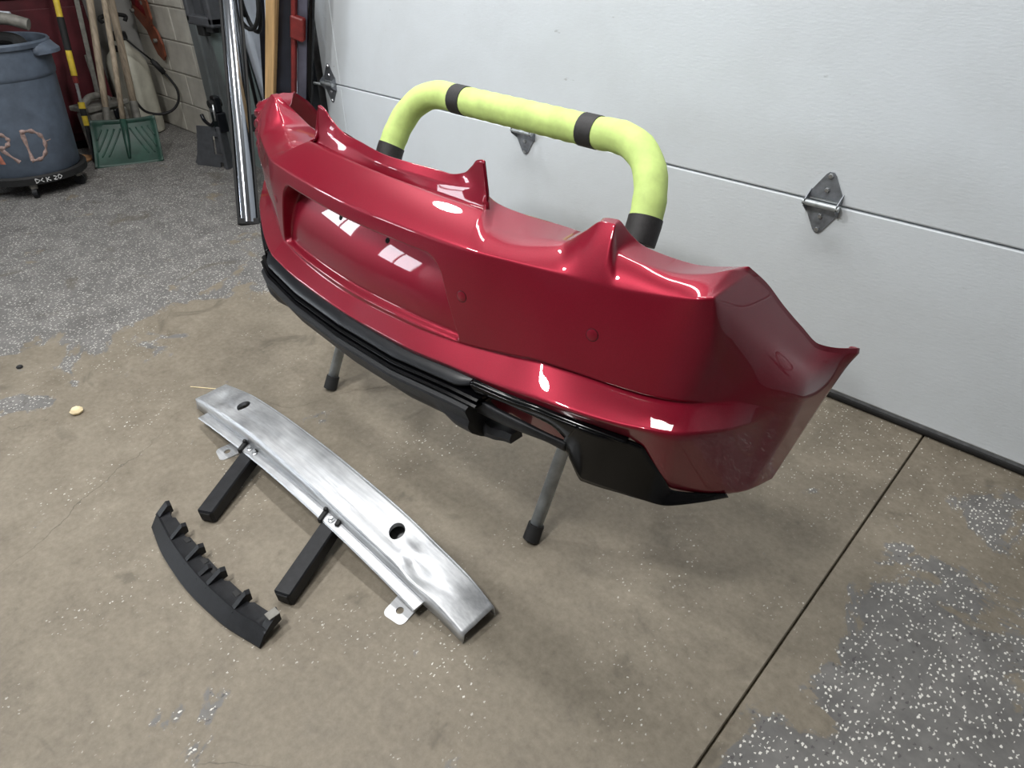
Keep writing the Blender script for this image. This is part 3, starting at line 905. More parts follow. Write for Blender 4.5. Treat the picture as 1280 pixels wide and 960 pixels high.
# dark inside seen through the holes: closing plate of the box section
m = MB(); Gd = []
for i in range(61):
    x = -1.80 + 1.0 * i / 60
    a, b = top_pt(x, 0), top_pt(x, 1)
    Gd.append([(a[0], a[1] + .004, max(.005, a[2] - hgt(x) + .004)), (b[0], b[1] - .004, max(.005, b[2] - hgt(x) - .010))])
m.grid(Gd)
m.build('closing_plate', M['alu'], beam, solid=.003)
# front flange
m = MB(); Gd = []
def flz(x): return float(pchip([-1.80, -1.70, -1.55, -1.31, -1.1, -.95, -.79], [.028, .042, .058, .070, .064, .052, .030], x))
for i in range(101):
    x = -1.80 + 1.01 * i / 100
    z = flz(x)
    a = top_pt(x, 0)
    Gd.append([(x - BX, .526 - BY, z - .001), (x - BX, .529 - BY, z + .002), (x - BX, a[1] - .003, z + .003), (x - BX, a[1] - .003, z - .002), (x - BX, .528 - BY, z - .004)])
m.grid(Gd, closed=True)
b = len(m.v); m.f.append((0, 1, 2, 3, 4)); m.f.append(tuple(range(b - 1, b - 6, -1))); m.m += [0, 0]
m.build('flange', M['alu'], beam, angle=35)
# mounting tabs with a bolt hole, flat on the floor
def tab(x, y, rot):
    m = MB()
    W, Lh_, r = .030, .062, .014
    pts = []
    for (cx, cy, a0_) in ((W - r, -Lh_ + r, -90), (W - r, .03, 0), (-W + r, .03, 90), (-W + r, -Lh_ + r, 180)):
        for k in range(5):
            a = math.radians(a0_ + k * 22.5); pts.append((cx + r * math.cos(a), cy + r * math.sin(a)))
    hole = [(0.009 * math.cos(2 * math.pi * k / 20), -.034 + .009 * math.sin(2 * math.pi * k / 20)) for k in range(20)]
    n = len(pts)
    Mx = Matrix.Translation((x - BX, y - BY, .002)) @ Matrix.Rotation(rot, 4, 'Z') @ Matrix.Rotation(math.radians(6), 4, 'X')
    # ring between outline and hole, matched by angle
    out = sorted(pts, key=lambda p: math.atan2(p[1] + .034, p[0])); hol = sorted(hole, key=lambda p: math.atan2(p[1] + .034, p[0]))
    vs = []
    for z in (0, .005):
        vs += [tuple(Mx @ Vector((p[0], p[1], z))) for p in out] + [tuple(Mx @ Vector((p[0], p[1], z))) for p in hol]
    fs = []
    for k in range(n):
        j = (k + 1) % n
        fs += [(k, j, n + j, n + k), (2 * n + k, 3 * n + k, 3 * n + j, 2 * n + j), (k, 2 * n + k, 2 * n + j, j), (n + k, n + j, 3 * n + j, 3 * n + k)]
    m.add(vs, fs)
    return m.build('mounting_tab', M['alu'], beam, angle=40)
tab(-1.615, .555, math.radians(-12)); tab(-.835, .552, math.radians(8))
# bolts on the flange
for x in (-1.508, -1.48, -1.115):
    MB().lathe([(.0085, 0), (.0085, .003), (.005, .005), (.005, .009), (0, .009)], n=12, c=(x - BX, .543 - BY, flz(x) + .002)).build('bolt', M['screw'], beam, angle=40)
# two black stays fixed to the flange and resting on the floor
for (x0, foot) in ((-1.505, (-1.40, .352)), (-1.115, (-1.035, .352))):
    zt = flz(x0)
    A = Vector((x0 - BX, .538 - BY, zt - .021)); B = Vector((foot[0] - BX, foot[1] - BY, .021))
    d = (A - B); L = d.length; d.normalize()
    sx = d.cross(Vector((0, 0, 1))).normalized(); sz = sx.cross(d)
    Mx = Matrix(((sx.x, d.x, sz.x, B.x), (sx.y, d.y, sz.y, B.y), (sx.z, d.z, sz.z, B.z), (0, 0, 0, 1)))
    st = MB().box(-.022, .022, 0, L, -.02, .02, Mx, bev=.004).build('stay', M['grain_black'], beam, angle=25)
    Me = Mx @ Matrix.Translation((0, -.001, 0))
    MB().box(-.016, .016, -.002, .004, -.014, .014, Me, bev=.002).build('end_plug', M['rubber'], st)
    for s in (-1, 1):
        ck = MB().box(s * .024 - .006, s * .024 + .006, L - .006, L + .030, .014, .030, Mx, bev=.002)
        ck.box(s * .024 - .005, s * .024 + .005, L + .022, L + .032, .014, .036, Mx, bev=.002)
        ck.build('clip', M['rubber'], st)

# ================================================================== black plastic trim strip on the floor
trim = empty('trim_strip', (-1.24, .25, 0), label='short black plastic ribbed trim strip lying on the floor before the aluminium beam', cat='trim')
TX, TY = -1.24, .25
ox = [-1.481, -1.36, -1.24, -1.10, -.972]; oy = [.243, .222, .216, .226, .254]
ix = [-1.497, -1.375, -1.245, -1.11, -.991]; iy = [.300, .292, .290, .296, .316]
def tp(s, t):
    a = np.linspace(0, 1, 5)
    o = (float(pchip(a, ox, s)), float(pchip(a, oy, s))); i_ = (float(pchip(a, ix, s)), float(pchip(a, iy, s)))
    return (o[0] * (1 - t) + i_[0] * t - TX, o[1] * (1 - t) + i_[1] * t - TY)
m = MB(); Gd = []
for k in range(61):
    s = k / 60
    row = []
    notch = 0.10 * (1 if (int(s * 22) % 4 == 1) else 0)
    for (t, z) in ((0, .003), (0.0, .008), (.42, .034), (.5, .030), (1.0 - notch, .026), (1.0 - notch, .018), (.45, .022), (.05, .001)):
        x, y = tp(s, t); row.append((x, y, z))
    Gd.append(row)
m.grid(Gd, closed=True)
b = len(m.v); m.f.append(tuple(range(8))); m.f.append(tuple(range(b - 1, b - 9, -1))); m.m += [0, 0]
m.build('strip_body', M['grain_black'], trim, angle=30)
for k, s in enumerate((.012, .22, .405, .53, .60, .79, .985)):
    m = MB()
    w = .007 if k not in (0, 6) else .011
    big = 1.0 if k != 3 else .6
    q = [(.36, .030), (.95 if big == 1 else .8, .026 + .020 * big), (1.12 if big == 1 else .9, .024 + .016 * big), (1.12 if big == 1 else .9, .020), (.4, .02)]
    vs = []
    for ds in (-1, 1):
        for (t, z) in q:
            x, y = tp(min(1, max(0, s)), t); vs.append((x + ds * w, y - ds * .002, z))
    m.add(vs, [(0, 1, 2, 3, 4), (9, 8, 7, 6, 5)] + [(i, (i + 1) % 5, 5 + (i + 1) % 5, 5 + i) for i in range(5)])
    m.build('gusset', M['grain_black'], trim)
for s in (.29, .47, .56, .73):
    x, y = tp(s, .86)
    MB().box(x - .010, x + .010, y - .006, y + .006, .024, .0285, bev=.001).build('clip', M['rubber'], trim)
x, y = tp(.985, .9)
MB().box(x - .012, x + .010, y - .014, y + .012, .0435, .0462, bev=.0008).build('part_tag', M['greycast'], trim)

# small litter on the floor
tag(MB().lathe([(.006, 0), (.017, .003), (.020, .010), (.013, .018), (.006, .021)], n=7, c=(-2.142, .292, 0)).build('foam_chip', M['foamchip']), 'small cream foam chip lying alone on the concrete floor', 'debris')
tag(MB().tube([(-2.02, .60, .0015), (-1.94, .655, .002), (-1.905, .685, .0015)], .0016, 5).build('straw', M['foamchip']), 'thin pale straw lying on the floor behind the aluminium beam', 'debris')
tag(MB().lathe([(.007, 0), (.011, .003), (.009, .008), (.004, .010)], n=7, c=(-2.56, .25, 0)).build('rubber_crumb', M['rubber']), 'tiny black rubber crumb on the open floor', 'debris')
# ================================================================== things standing by the wall, left of the door
def frame(foot, through, face=None):
    """local z runs up the leaning thing, local x across it, local -y towards the viewer's side of the room"""
    f, t = Vector(foot), Vector(through)
    z = (t - f).normalized()
    n = Vector(face) if face is not None else Vector((0.91, -0.42, 0))
    y = -(n - z * n.dot(z)).normalized()
    x = y.cross(z)
    return Matrix(((x.x, y.x, z.x, f.x), (x.y, y.y, z.y, f.y), (x.z, y.z, z.z, f.z), (0, 0, 0, 1)))
def leaner(name, foot, through, label, cat, face=None, group=None):
    o = empty(name, label=label, cat=cat, group=group)
    o.matrix_world = frame(foot, through, face)
    return o

# polished chrome board with black edging
o = leaner('chrome_board', (-3.19, 1.46, 0.0), (-3.57, 1.80, .94), 'tall polished chrome board with black rubber edges leaning to the wall', 'board')
m = MB(); Gd = []
for k in range(41):
    z = 0.012 + 1.45 * k / 40
    Gd.append([(0.043 * math.sin(a), 0.010 - 0.030 * math.cos(a) + .003 * math.sin(z * 5), z) for a in [math.radians(-90 + 180 * q / 14) for q in range(15)]] + [(.036, .016, z), (-.036, .016, z)])
m.grid(Gd, closed=True)
m.build('chrome_face', M['chrome'], o, angle=40)
for s in (-1, 1):
    MB().box(s * .047 - .006, s * .047 + .006, -.006, .020, 0.0, 1.465, bev=.002).build('edge_strip', M['rubber'], o)
MB().box(-.050, .050, -.016, .024, -.002, .030, bev=.004).build('end_cap', M['rubber'], o)
# grey ribbed steel panel against the block wall
o = empty('ribbed_sheet', (-4.6, 2.068, 0), label='grey ribbed steel panel standing against the block wall behind the chrome board', cat='panel')
m = MB()
prof = [(0, 0), (0, -.05), (.10, -.05), (.105, -.062), (.115, -.062), (.12, -.05), (.20, -.05), (.205, -.035), (.215, -.035), (.22, -.05), (.46, -.05), (.46, 0)]
m.prism(prof, 0, 2.0)
m.build('sheet', M['greymetal'], o)
# dark grey handle housing hanging on the panel
o = empty('handle_housing', (-4.18, 1.925, .80), label='dark grey plastic handle housing hanging on the grey ribbed panel', cat='housing')
m = MB()
m.box(-.15, -.11, -.03, .05, -.02, .30, bev=.008).box(.11, .15, -.03, .05, -.02, .30, bev=.008).box(-.15, .15, -.03, .05, -.03, .02, bev=.008).box(-.15, .15, -.03, .05, .26, .32, bev=.008)
m.build('surround', M['darkgrey'], o)
MB().box(-.112, .112, 0.01, .05, .015, .265).build('recess', M['darkgrey'], o)
MB().box(-.006, .006, -.004, .02, .02, .26).build('divider', M['darkgrey'], o)
for (a, b, c) in ((-.09, -.01, -.085), (.02, .10, -.06)):
    MB().box(a, b, -.01, .03, c, -.025, bev=.004).build('clip', M['rubber'], o)
# plate with square opening, standing in front of the panel
o = empty('skid_plate', (-4.22, 1.80, 0), math.radians(24), label='dark grey flared plastic plate with a square opening standing on the floor', cat='plate')
pts = [(-.135, .012), (-.12, 0), (.05, 0), (.052, .03), (.075, .03), (.077, 0), (.125, -.002), (.118, .24), (.02, .235), (-.095, .232), (-.10, .16), (-.115, .07)]
hole = [(.015, .075), (.10, .072), (.098, .175), (.013, .18)]
from mathutils.geometry import tessellate_polygon
poly3 = [[Vector((p[0], p[1], 0)) for p in pts], [Vector((p[0], p[1], 0)) for p in hole]]
tris = tessellate_polygon(poly3)
allp = pts + hole
Mx = Matrix.Rotation(math.radians(80), 4, 'X')
n = len(allp)
m = MB()
vs_ = [tuple(Mx @ Vector((p[0], p[1], h))) for h in (0, .008) for p in allp]
fs_ = [tuple(t) for t in tris] + [tuple(i + n for i in reversed(t)) for t in tris]
for base, lp in ((0, pts), (len(pts), hole)):
    k = len(lp)
    fs_ += [(base + i, base + (i + 1) % k, n + base + (i + 1) % k, n + base + i) for i in range(k)]
m.add(vs_, fs_)
m.build('plate', M['darkgrey'], o)
MB().prism(hole, -.02, -.014, Mx).build('back_pocket', M['darkgrey'], o)
MB().box(.10, .125, -.03, .035, .0, .25, bev=.004).build('side_rib', M['darkgrey'], o)
# black latch mechanism resting on that plate
o = empty('latch', (-4.13, 1.86, .225), label='black metal latch with a curled lever perched on the dark grey plate', cat='latch')
MB().box(-.035, .035, -.03, .03, -.01, .10, bev=.006).box(-.03, .028, -.02, .02, .10, .19, bev=.008).build('body', M['satin_black'], o)
MB().tube(smooth_path([(-.03, -.01, .06), (-.07, -.02, .02), (-.12, -.02, .015), (-.17, -.02, .03), (-.19, -.02, .06)], 5), .011, 8).build('lever', M['satin_black'], o, smooth=True)
MB().tube([(.0, -.045, .15), (.0, .03, .15)], .022, 14).build('wheel', M['rubber'], o, angle=40)
MB().tube([(.02, -.035, .06), (.02, -.03, .15)], .007, 8).build('spring', M['screw'], o, smooth=True)
# grey-green board and scuffed white board
o = MB().box(-.34, 0, -.012, .012, 0, 1.9, bev=.002).build('green_board', M['greenboard'])
o.matrix_world = Matrix.Translation((-3.755, 1.99, 0.002)) @ Matrix.Rotation(math.radians(-13.5), 4, 'Y')
tag(o, 'grey-green flat board leaning at a slant behind the chrome board', 'board')
o = MB().box(0, .62, -.01, .01, 0, 2.0, bev=.002).build('white_board', M['whiteboard'])
o.location = (-4.05, 2.035, 0)
tag(o, 'scuffed white board standing behind the grey-green board', 'board')
# black rod with rubber head
o = empty('squeegee', (-3.66, 1.86, 0), label='thin black rod with a square rubber head leaning by the white board', cat='squeegee')
MB().tube([(.045, -.01, .36), (-.11, .055, .95), (-.235, .105, 1.5)], .010, 10).build('rod', M['satin_black'], o, smooth=True)
MB().box(.01, .085, -.04, .03, .30, .385, Matrix.Rotation(math.radians(-6), 4, 'Y'), bev=.006).build('head', M['rubber'], o)
MB().tube([(.06, -.01, .32), (.075, -.012, 0.0)], .009, 8).build('stem', M['satin_black'], o, smooth=True)
# black hose loops
pts = []
for k in range(64):
    a = k / 63 * 2 * math.pi * 2.6
    pts.append((.105 * math.cos(a) + .006 * k / 10, .02 * math.sin(a * .5) - .01 * k / 30, .17 * math.sin(a) + .012 * math.cos(a * 1.7)))
o = MB().tube(pts, .0105, 10).build('hose_coil', M['rubber'], smooth=True)
o.location = (-3.60, 1.905, .965)
tag(o, 'black hose coiled and hung before the white board', 'hose')
# narrow black strip beside the lumber
o = MB().box(-.016, .016, -.01, .01, 0, 1.5, bev=.003).build('black_strip', M['navy'])
o.matrix_world = frame((-3.835, 1.965, 0.0), (-3.56, 1.955, .935))
tag(o, 'narrow black strip leaning between the white board and the lumber', 'strip')
# pine lumber
o = MB().box(-.022, .020, -.0, .10, 0, 1.55, bev=.003).build('lumber', M['wood'])
o.matrix_world = frame((-3.46, 1.725, 0.0), (-3.067, 1.73, .981), (0.62, -0.78, 0))
tag(o, 'pine lumber stud with knots leaning upright beside the door track', 'lumber')
# tall dark car panel with a red strip
o = leaner('car_panel', (-3.325, 1.84, 0.0), (-3.015, 1.85, .965), 'tall dark navy car panel with a red strip leaning beside the lumber', 'car panel', (0.5, -0.86, 0))
m = MB(); Gd = []
for k in range(21):
    z = .03 + 1.7 * k / 20
    Gd.append([(-.145, .0, z), (-.13, -.022, z), (-.06, -.03, z), (-.03, -.02, z), (-.03, .0, z)])
m.grid(Gd, closed=True)
m.f.append((0, 1, 2, 3, 4)); m.f.append(tuple(range(len(m.v) - 1, len(m.v) - 6, -1))); m.m += [0, 0]
m.build('navy_face', M['navy'], o, angle=40)
m = MB().box(-.034, -.014, -.035, -.01, .60, 1.7, bev=.003)
m.build('red_strip', M['redtrim'], o)
MB().box(-.034, .030, -.045, -.012, .86, .96, bev=.006).build('red_bracket', M['redtrim'], o)
MB().box(-.014, .036, -.012, .004, .58, 1.7, bev=.003).build('slate_face', M['slate'], o)
MB().tube([(.048, -.006, .05), (.050, -.006, 1.7)], .016, 10).build('black_edge', M['gloss_black'], o, smooth=True)
MB().box(-.10, .06, -.05, .01, .0, .585, bev=.01).build('lower_tray', M['satin_black'], o)

# ================================================================== corner clutter on the left
# wheeled bin
can = empty('trash_can', (-4.612, .937, .115), label='slate blue-grey plastic trash can with chalked letters on a wheeled dolly', cat='trash can')
prof = [(.235, 0), (.243, .01), (.262, .28), (.275, .47), (.280, .475), (.284, .49), (.286, .61), (.298, .613), (.302, .632), (.296, .642), (.286, .638), (.278, .59), (.265, .40), (.23, .03), (.0, .03)]
MB().lathe(prof, n=56).build('bin', M['can'], can, angle=40)
m = MB()
for a0 in (55, 235):
    pts = []
    a0 = math.radians(a0)
    Gd = []
    for k in range(13):
        t = k / 12; a = a0 + math.radians(-24 + 48 * t)
        r1 = .292 + .055 * math.sin(math.pi * t)
        Gd.append([(.284 * math.cos(a), .284 * math.sin(a), .59), (r1 * math.cos(a), r1 * math.sin(a), .575 + .01 * t), (r1 * math.cos(a), r1 * math.sin(a), .595), (.292 * math.cos(a), .292 * math.sin(a), .638)])
    MB().grid(Gd).build('handle', M['can'], can, angle=40, solid=.006)
# letters sprayed on the bin, bent round its side
def can_r(z): return float(np.interp(z, [0, .01, .28, .47], [.235, .243, .262, .275])) + .0012
def stroke(path, name, mat, w=.021, ang0=0, parent=can, rad=can_r):
    P = smooth_path([(p[0], p[1], 0) for p in path], 6) if len(path) > 2 else [Vector((path[0][0] + (path[1][0] - path[0][0]) * k / 6, path[0][1] + (path[1][1] - path[0][1]) * k / 6, 0)) for k in range(7)]
    Gd = []
    for i, p in enumerate(P):
        t = (P[min(i + 1, len(P) - 1)] - P[max(i - 1, 0)]).normalized()
        nn = Vector((-t.y, t.x, 0))
        row = []
        ww = w * (0.8 + 0.35 * math.sin(i * 1.3))
        for s, dr in ((-1, -.002), (-1, 0), (1, 0), (1, -.002)):
            q = p + nn * s * ww / 2
            r = rad(q.y) + dr
            a = ang0 + q.x / .26
            row.append((r * math.cos(a), r * math.sin(a), q.y))
        Gd.append(row)
    m = MB().grid(Gd)
    return m.build(name, mat, parent, smooth=True)
AD = math.radians(-13)      # towards the camera
D0, R0x, zb = .018, -.128, .085
stroke([(D0, zb + .15), (D0 + .002, zb)], 'painted_letter', M['chalk'], ang0=AD)
stroke([(D0 - .008, zb + .150), (D0 + .045, zb + .148), (D0 + .085, zb + .11), (D0 + .085, zb + .05), (D0 + .050, zb + .006), (D0 - .005, zb)], 'painted_letter', M['chalk'], ang0=AD)
stroke([(D0 + .10, zb + .085), (D0 + .125, zb + .088)], 'painted_letter', M['chalk'], .006, ang0=AD)
stroke([(R0x, zb + .15), (R0x, zb - .005)], 'painted_letter', M['orangechalk'], .024, ang0=AD)
stroke([(R0x, zb + .15), (R0x + .055, zb + .145), (R0x + .075, zb + .115), (R0x + .05, zb + .085), (R0x, zb + .075)], 'painted_letter', M['chalk'], ang0=AD)
stroke([(R0x + .02, zb + .075), (R0x + .085, zb)], 'painted_letter', M['chalk'], ang0=AD)
# dolly
dol = empty('dolly', (-4.612, .937, 0), label='black round dolly with casters under the blue-grey trash can', cat='dolly')
MB().lathe([(.25, .075), (.268, .08), (.272, .115), (.262, .125), (.25, .116), (0, .1145)], n=48).build('ring', M['rubber'], dol, angle=40)
for k in range(5):
    a = math.radians(-20 + 72 * k)
    c = (.225 * math.cos(a), .225 * math.sin(a))
    w = MB().tube([(c[0] - .012 * math.sin(a), c[1] + .012 * math.cos(a), .03), (c[0] + .012 * math.sin(a), c[1] - .012 * math.cos(a), .03)], .03, 18).build('caster', M['grain_black'], dol, angle=40)
    MB().box(c[0] - .02, c[0] + .02, c[1] - .017, c[1] + .017, .05, .082, bev=.004).build('fork', M['greycast'], w)
def dol_r(z): return .2725
for k, path in enumerate(([(0, .112), (0, .088)], [(0, .112), (.018, .1), (0, .088)], [(.035, .11), (.025, .1), (.036, .09)], [(.05, .112), (.05, .088)], [(.066, .11), (.055, .1), (.068, .09)], [(.085, .11), (.098, .104), (.085, .09), (.1, .089)], [(.112, .112), (.125, .1), (.112, .089), (.106, .1), (.112, .112)])):
    stroke(path, 'paint_mark', M['whitechalk'], .005, ang0=math.radians(-14), parent=dol, rad=dol_r)
# scrap parts heaped in the bin
def scrap(name, m, mat, label, loc, rot, cat='scrap'):
    o = m.build(name, M[mat], angle=35)
    o.location = loc; o.rotation_euler = [math.radians(r) for r in rot]
    return tag(o, label, cat)
scrap('metal_casing', MB().box(-.14, .14, -.09, .09, -.10, .05, bev=.02).box(-.10, .06, -.10, -.08, -.06, .03, bev=.01), 'greymetal', 'grey metal casing heaped on top in the trash can', (-4.72, .885, .825), (8, 10, 40))
scrap('bent_pipe', MB().tube(smooth_path([(-.2, 0, -.02), (-.08, .02, .02), (.06, .0, .03), (.17, -.02, 0)], 5), .028, 12), 'greycast', 'bent pale pipe lying across the scrap in the trash can', (-4.51, .98, .825), (0, 0, 64))
scrap('trim_offcut', MB().box(-.17, .15, -.03, .03, -.01, .025, bev=.006).box(-.17, -.12, -.03, .03, .02, .05, bev=.006), 'whiteboard', 'pale trim offcut lying on the scrap in the trash can', (-4.59, .95, .87), (0, 8, 70))
scrap('rubber_hose', MB().tube(smooth_path([(-.18, 0, -.04), (-.05, .05, .0), (.1, .03, .0), (.17, -.06, -.03)], 6), .03, 10), 'rubber', 'black rubber hose stuffed in the trash can under the pale pipe', (-4.53, .95, .758), (0, 0, 60))
scrap('black_scrap', MB().box(-.17, .17, -.14, .14, -.09, .05, bev=.03), 'dark', 'black crumpled scrap filling the mouth of the trash can', (-4.612, .937, .62), (4, -6, 20))
# maroon cabinet behind the tools
o = empty('steel_cabinet', (-5.36, 1.25, 0), label='dark maroon steel cabinet behind the long-handled tools', cat='cabinet')
MB().box(-.19, .13, -.75, .42, .05, .88, bev=.01).build('carcass', M['maroon'], o)
for (a, b) in ((-.74, -.17), (-.16, .41)):
    d = MB().box(.13, .148, a, b, .10, .82, bev=.004).build('door', M['maroon'], o)
    MB().box(.148, .16, b - .09, b - .07, .42, .55, bev=.003).build('handle', M['greycast'], d)
MB().box(-.19, .15, -.76, .43, .88, .91, bev=.006).build('top', M['dark'], o)
MB().box(-.17, .11, -.72, .39, 0, .05).build('plinth', M['dark'], o)
# dark crates piled on the cabinet
for (x, y, z, a, b, c, lab) in ((-5.38, 1.02, .912, .12, .20, .16, 'black crate on the maroon cabinet above the trash can'), (-5.38, 1.46, .912, .11, .18, .22, 'black crate on the maroon cabinet behind the wooden handles')):
    o = empty('crate', (x, y, z), label=lab, cat='crate')
    MB().box(-a, a, -b, b, 0, c, bev=.01).build('box', M['navy'], o)
    MB().box(-a - .006, a + .006, -b - .006, b + .006, c - .03, c + .005, bev=.004).build('lid', M['dark'], o)
# yellow and black telescopic pole
o = empty('telescopic_pole', label='yellow and black telescopic pole leaning among the tools by the trash can', cat='pole')
A, B = Vector((-4.87, 1.3355, .04)), Vector((-5.0, 1.455, .876))
dirp = (B - A)
def at_z(z): return A + dirp * ((z - A.z) / dirp.z)
for (z0, z1, mat, r, nm) in ((.0, .215, 'rubber', .013, 'grip'), (.215, .27, 'yellow', .016, 'section'), (.27, .31, 'rubber', .017, 'collar'), (.31, .34, 'yellow', .019, 'collar'), (.34, .45, 'screw', .009, 'thread'), (.45, .49, 'redtrim', .015, 'label_band'), (.49, .625, 'yellow', .017, 'section'), (.625, .79, 'rubber', .0195, 'grip'), (.79, 1.25, 'yellow', .017, 'section')):
    MB().tube([at_z(z0 - (.006 if z0 > 0 else 0)), at_z(z1)], r, 14).build(nm, M[mat], o, angle=50)
# snow shovel
sh = empty('snow_shovel', (-4.64, 1.456, 0), label='dark green plastic snow shovel with a worn wooden handle', cat='shovel')
BL, BR = Vector((-4.709, 1.277, 0.0)), Vector((-4.567, 1.635, 0.0))
TL, TR = Vector((-4.835, 1.366, .242)), Vector((-4.70, 1.705, .238))
SO = Vector((-4.64, 1.456, 0))
ac = (BR - BL).normalized(); up = ((TL + TR) / 2 - (BL + BR) / 2)
nrm = ac.cross(up).normalized()
if nrm.x < 0: nrm = -nrm
def sp(s, t, h=0.0):
    p = (BL * (1 - s) + BR * s) * (1 - t) + (TL * (1 - s) + TR * s) * t
    bow = .030 * (1 - (2 * s - 1) ** 2) * (.3 + .7 * t) + .025 * math.sin(math.pi * t)
    return tuple(p - nrm * bow + nrm * h - SO)
Gd = []
for i in range(17):
    t = i / 16
    Gd.append([sp(j / 20, t, .018 if j in (0, 20) else (.02 if i == 16 else 0)) for j in range(21)])
blade = MB().grid(Gd).build('blade', M['greenplastic'], sh, angle=40, solid=.005, soff=0)
for sd in (-1, 1):
    for k in range(4):
        a = .5 + sd * (.06 + .02 * k)
        t0, t1 = .86 - .0 * k, .30
        s0 = .5 + sd * (.07 + .095 * k); s1 = s0 + sd * .23
        s1c = min(max(s1, .06), .94)
        f = (s1c - s0) / (s1 - s0)
        pts = [sp(s0 + (s1c - s0) * q / 8, .84 - (.60 * f) * q / 8, .003) for q in range(9)]
        MB().tube(pts, .005, 6).build('rib', M['greenplastic'], blade, smooth=True)
MB().tube([sp(.5, .16, .006), sp(.5, .5, .010), sp(.5, 1.0, .018)], [.008, .016, .020], 12).build('socket', M['greenplastic'], blade, smooth=True)
hs = Vector(sp(.5, .95, .02)) + SO
ht = Vector((-4.94, 1.70, .90))
MB().tube([hs - SO, hs.lerp(ht, .5) - SO + Vector((0, .004, 0)), ht + (ht - hs) * .5 - SO], [.016, .0165, .017], 14).build('handle', M['oldwood'], sh, smooth=True)
# other wooden handled tools
def tool(name, foot, top, r, label, mat='oldwood', headmat='greycast', hw_=.05, hl=.16):
    o = empty(name, label=label, cat='tool')
    f, t = Vector(foot), Vector(top)
    MB().tube([f.lerp(t, .16), f.lerp(t, .6), f + (t - f) * 1.35], [r * .95, r, r * 1.04], 14).build('handle', M[mat], o, smooth=True)
    MB().tube([f.lerp(t, .13), f.lerp(t, .34)], [r * 1.25, r * 1.1], 12).build('ferrule', M['greycast'], o, angle=40)
    d = (t - f).normalized()
    pr = d.cross(Vector((.42, .9, 0))).normalized(); x = Vector((.30, .95, 0)).normalized()
    pts = [(-hw_ * .5, hl), (-hw_, hl * .75), (-hw_, .02), (-hw_ * .4, 0), (hw_ * .4, 0), (hw_, .02), (hw_, hl * .75), (hw_ * .5, hl)]
    nn = d.cross(x).normalized()
    Mx = Matrix(((x.x, d.x, nn.x, f.x), (x.y, d.y, nn.y, f.y), (x.z, d.z, nn.z, f.z), (0, 0, 0, 1)))
    MB().prism(pts, -.003, .003, Mx).build('head', M[headmat], o)
    return o
tool('spade', (-4.87, 1.44, .0), (-4.97, 1.626, .866), .020, 'weathered round wooden handled spade standing left of the green shovel handle', hw_=.06, hl=.18)
tool('garden_fork', (-4.93, 1.66, .0), (-5.06, 1.775, .852), .022, 'thick pale wooden handled tool standing before the white sprayer tank', hw_=.05, hl=.18)
o = MB().box(-.014, .014, -.004, .004, 0, 1.3, bev=.002).build('steel_bar', M['greycast'])
o.matrix_world = frame((-5.185, 1.535, 0), (-5.19, 1.625, .87), (.9, -.4, 0))
tag(o, 'flat grey steel bar leaning on the maroon cabinet behind the handles', 'bar')
# grey cast gearbox on the floor
o = empty('gearbox', (-5.045, 1.515, 0), math.radians(20), label='small grey cast metal gearbox standing behind the green shovel blade', cat='gearbox')
MB().box(-.08, .08, -.13, .14, 0, .27, bev=.02).box(-.09, .09, -.15, .15, .27, .30, bev=.006).build('housing', M['greycast'], o)
MB().tube(smooth_path([(.0, -.12, .29), (.0, -.06, .335), (.0, .02, .335), (.0, .08, .30)], 5), .022, 10).build('pipe', M['greycast'], o, smooth=True)
for (y, z) in ((-.08, .17), (.0, .17), (.08, .18), (-.05, .24), (.07, .235)):
    MB().tube([(.075, y, z), (.088, y, z)], .010, 8).build('bolt', M['screw'], o, angle=40)
MB().box(.078, .10, .02, .09, .2, .26, bev=.006).build('cover', M['satin_black'], o)
# pump sprayer
o = empty('pump_sprayer', (-5.36, 1.86, 0), label='milky white pump sprayer tank with black hose and wand', cat='sprayer')
MB().lathe([(.10, 0), (.125, .01), (.130, .04), (.132, .40), (.125, .46), (.10, .51), (.06, .55), (.05, .58), (.048, .60), (0, .60)], n=36).build('tank', M['tank'], o, angle=40)
MB().lathe([(.052, .595), (.055, .61), (.05, .64), (.015, .65), (.013, .70), (0, .70)], n=24).build('cap', M['rubber'], o, angle=40)
MB().tube(smooth_path([(0, -.07, .70), (0, -.08, .73), (0, 0, .745), (0, .08, .73), (0, .07, .70)], 5), .013, 10).build('pump_handle', M['rubber'], o, smooth=True)
off_ = Vector((5.36, -1.86, 0))
hp = [Vector(p) + off_ for p in ((-5.25, 1.80, .555), (-5.19, 1.785, .50), (-5.16, 1.77, .40), (-5.15, 1.764, .29), (-5.14, 1.80, .195), (-5.13, 1.86, .158), (-5.12, 1.93, .150), (-5.10, 1.99, .172), (-5.08, 2.03, .225), (-5.08, 2.04, .29), (-5.10, 2.025, .35), (-5.12, 2.00, .40))]
MB().tube(smooth_path(hp, 6), .0085, 10).build('hose', M['rubber'], o, smooth=True)
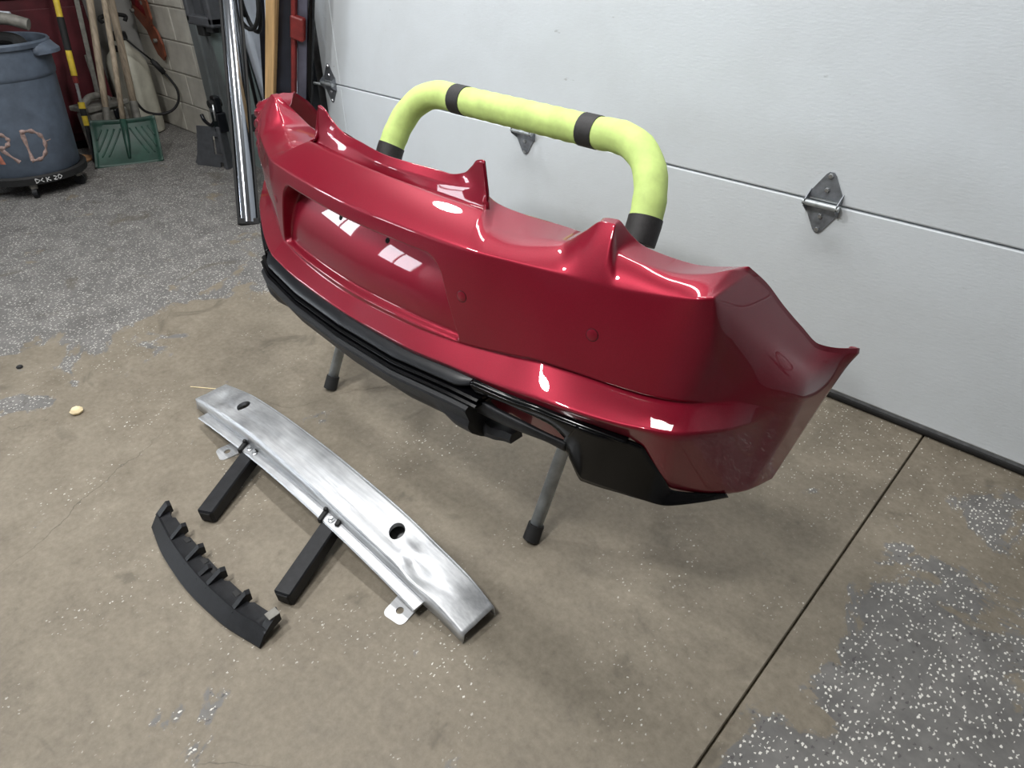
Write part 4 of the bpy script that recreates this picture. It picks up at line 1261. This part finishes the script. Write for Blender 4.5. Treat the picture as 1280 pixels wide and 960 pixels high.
MB().tube([hp[-1], hp[-1] + Vector((-.02, -.035, .06)), hp[-1] + Vector((-.03, -.05, .085))], [.017, .019, .012], 10).build('grip', M['rubber'], o, smooth=True)
MB().tube([hp[-1] + Vector((-.03, -.05, .085)), Vector((-5.17, 1.81, .645)) + off_], .006, 8).build('wand', M['rubber'], o, smooth=True)
MB().tube([(.02, -.05, .53), (.06, -.055, .555), (.11, -.06, .555)], .018, 10).build('outlet', M['rubber'], o, smooth=True)
# rusty tongs hung on the block wall with a red cloth behind
o = empty('lifting_tongs', (-5.20, 2.045, .62), label='rust brown steel lifting tongs hanging on the block wall', cat='tongs')
def arm(pts, y0, name, mat):
    m = MB(); n = len(pts)
    Mx = Matrix(((1, 0, 0, 0), (0, 0, -1, 0), (0, 1, 0, 0), (0, 0, 0, 1)))
    m.prism(pts, y0, y0 + .014, Mx)
    return m.build(name, M[mat], o)
arm([(-.26, .13), (-.23, .10), (-.10, .02), (-.06, -.06), (-.02, -.12), (.05, -.15), (.085, -.12), (.09, -.05), (.05, .03), (-.02, .075), (-.12, .12), (-.235, .165)], .0, 'arm', 'brown')
arm([(-.16, .26), (-.12, .24), (.0, .16), (.0, .09), (.03, .06), (.06, .10), (.06, .20), (.0, .25), (-.12, .31)], .018, 'arm', 'brown')
for p in ((-.23, .13), (.02, -.03), (-.02, .19)):
    MB().tube([(p[0], -.034, p[1]), (p[0], .0, p[1])], .013, 10).build('rivet', M['greycast'], o, angle=40)
m = MB()
Gd = [[(-.30 + .20 * q / 10, -.004 + .008 * math.sin(q * 1.5) * (1 - r / 8), .11 + .45 * r / 8) for q in range(11)] for r in range(9)]
o = MB().grid(Gd).build('red_cloth', M['red'], smooth=True, solid=.004)
o.location = (-5.18, 2.055, .60)
tag(o, 'red cloth hanging on the block wall behind the rusty tongs', 'cloth')
o = MB().box(-.10, .10, -.07, .07, 0, .012, bev=.003).build('cardboard_scrap', M['cardboard'])
o.location = (-4.99, 1.27, .002); o.rotation_euler = (0, math.radians(-0), math.radians(30))
tag(o, 'brown cardboard scrap on the floor between the trash can and the cabinet', 'cardboard')
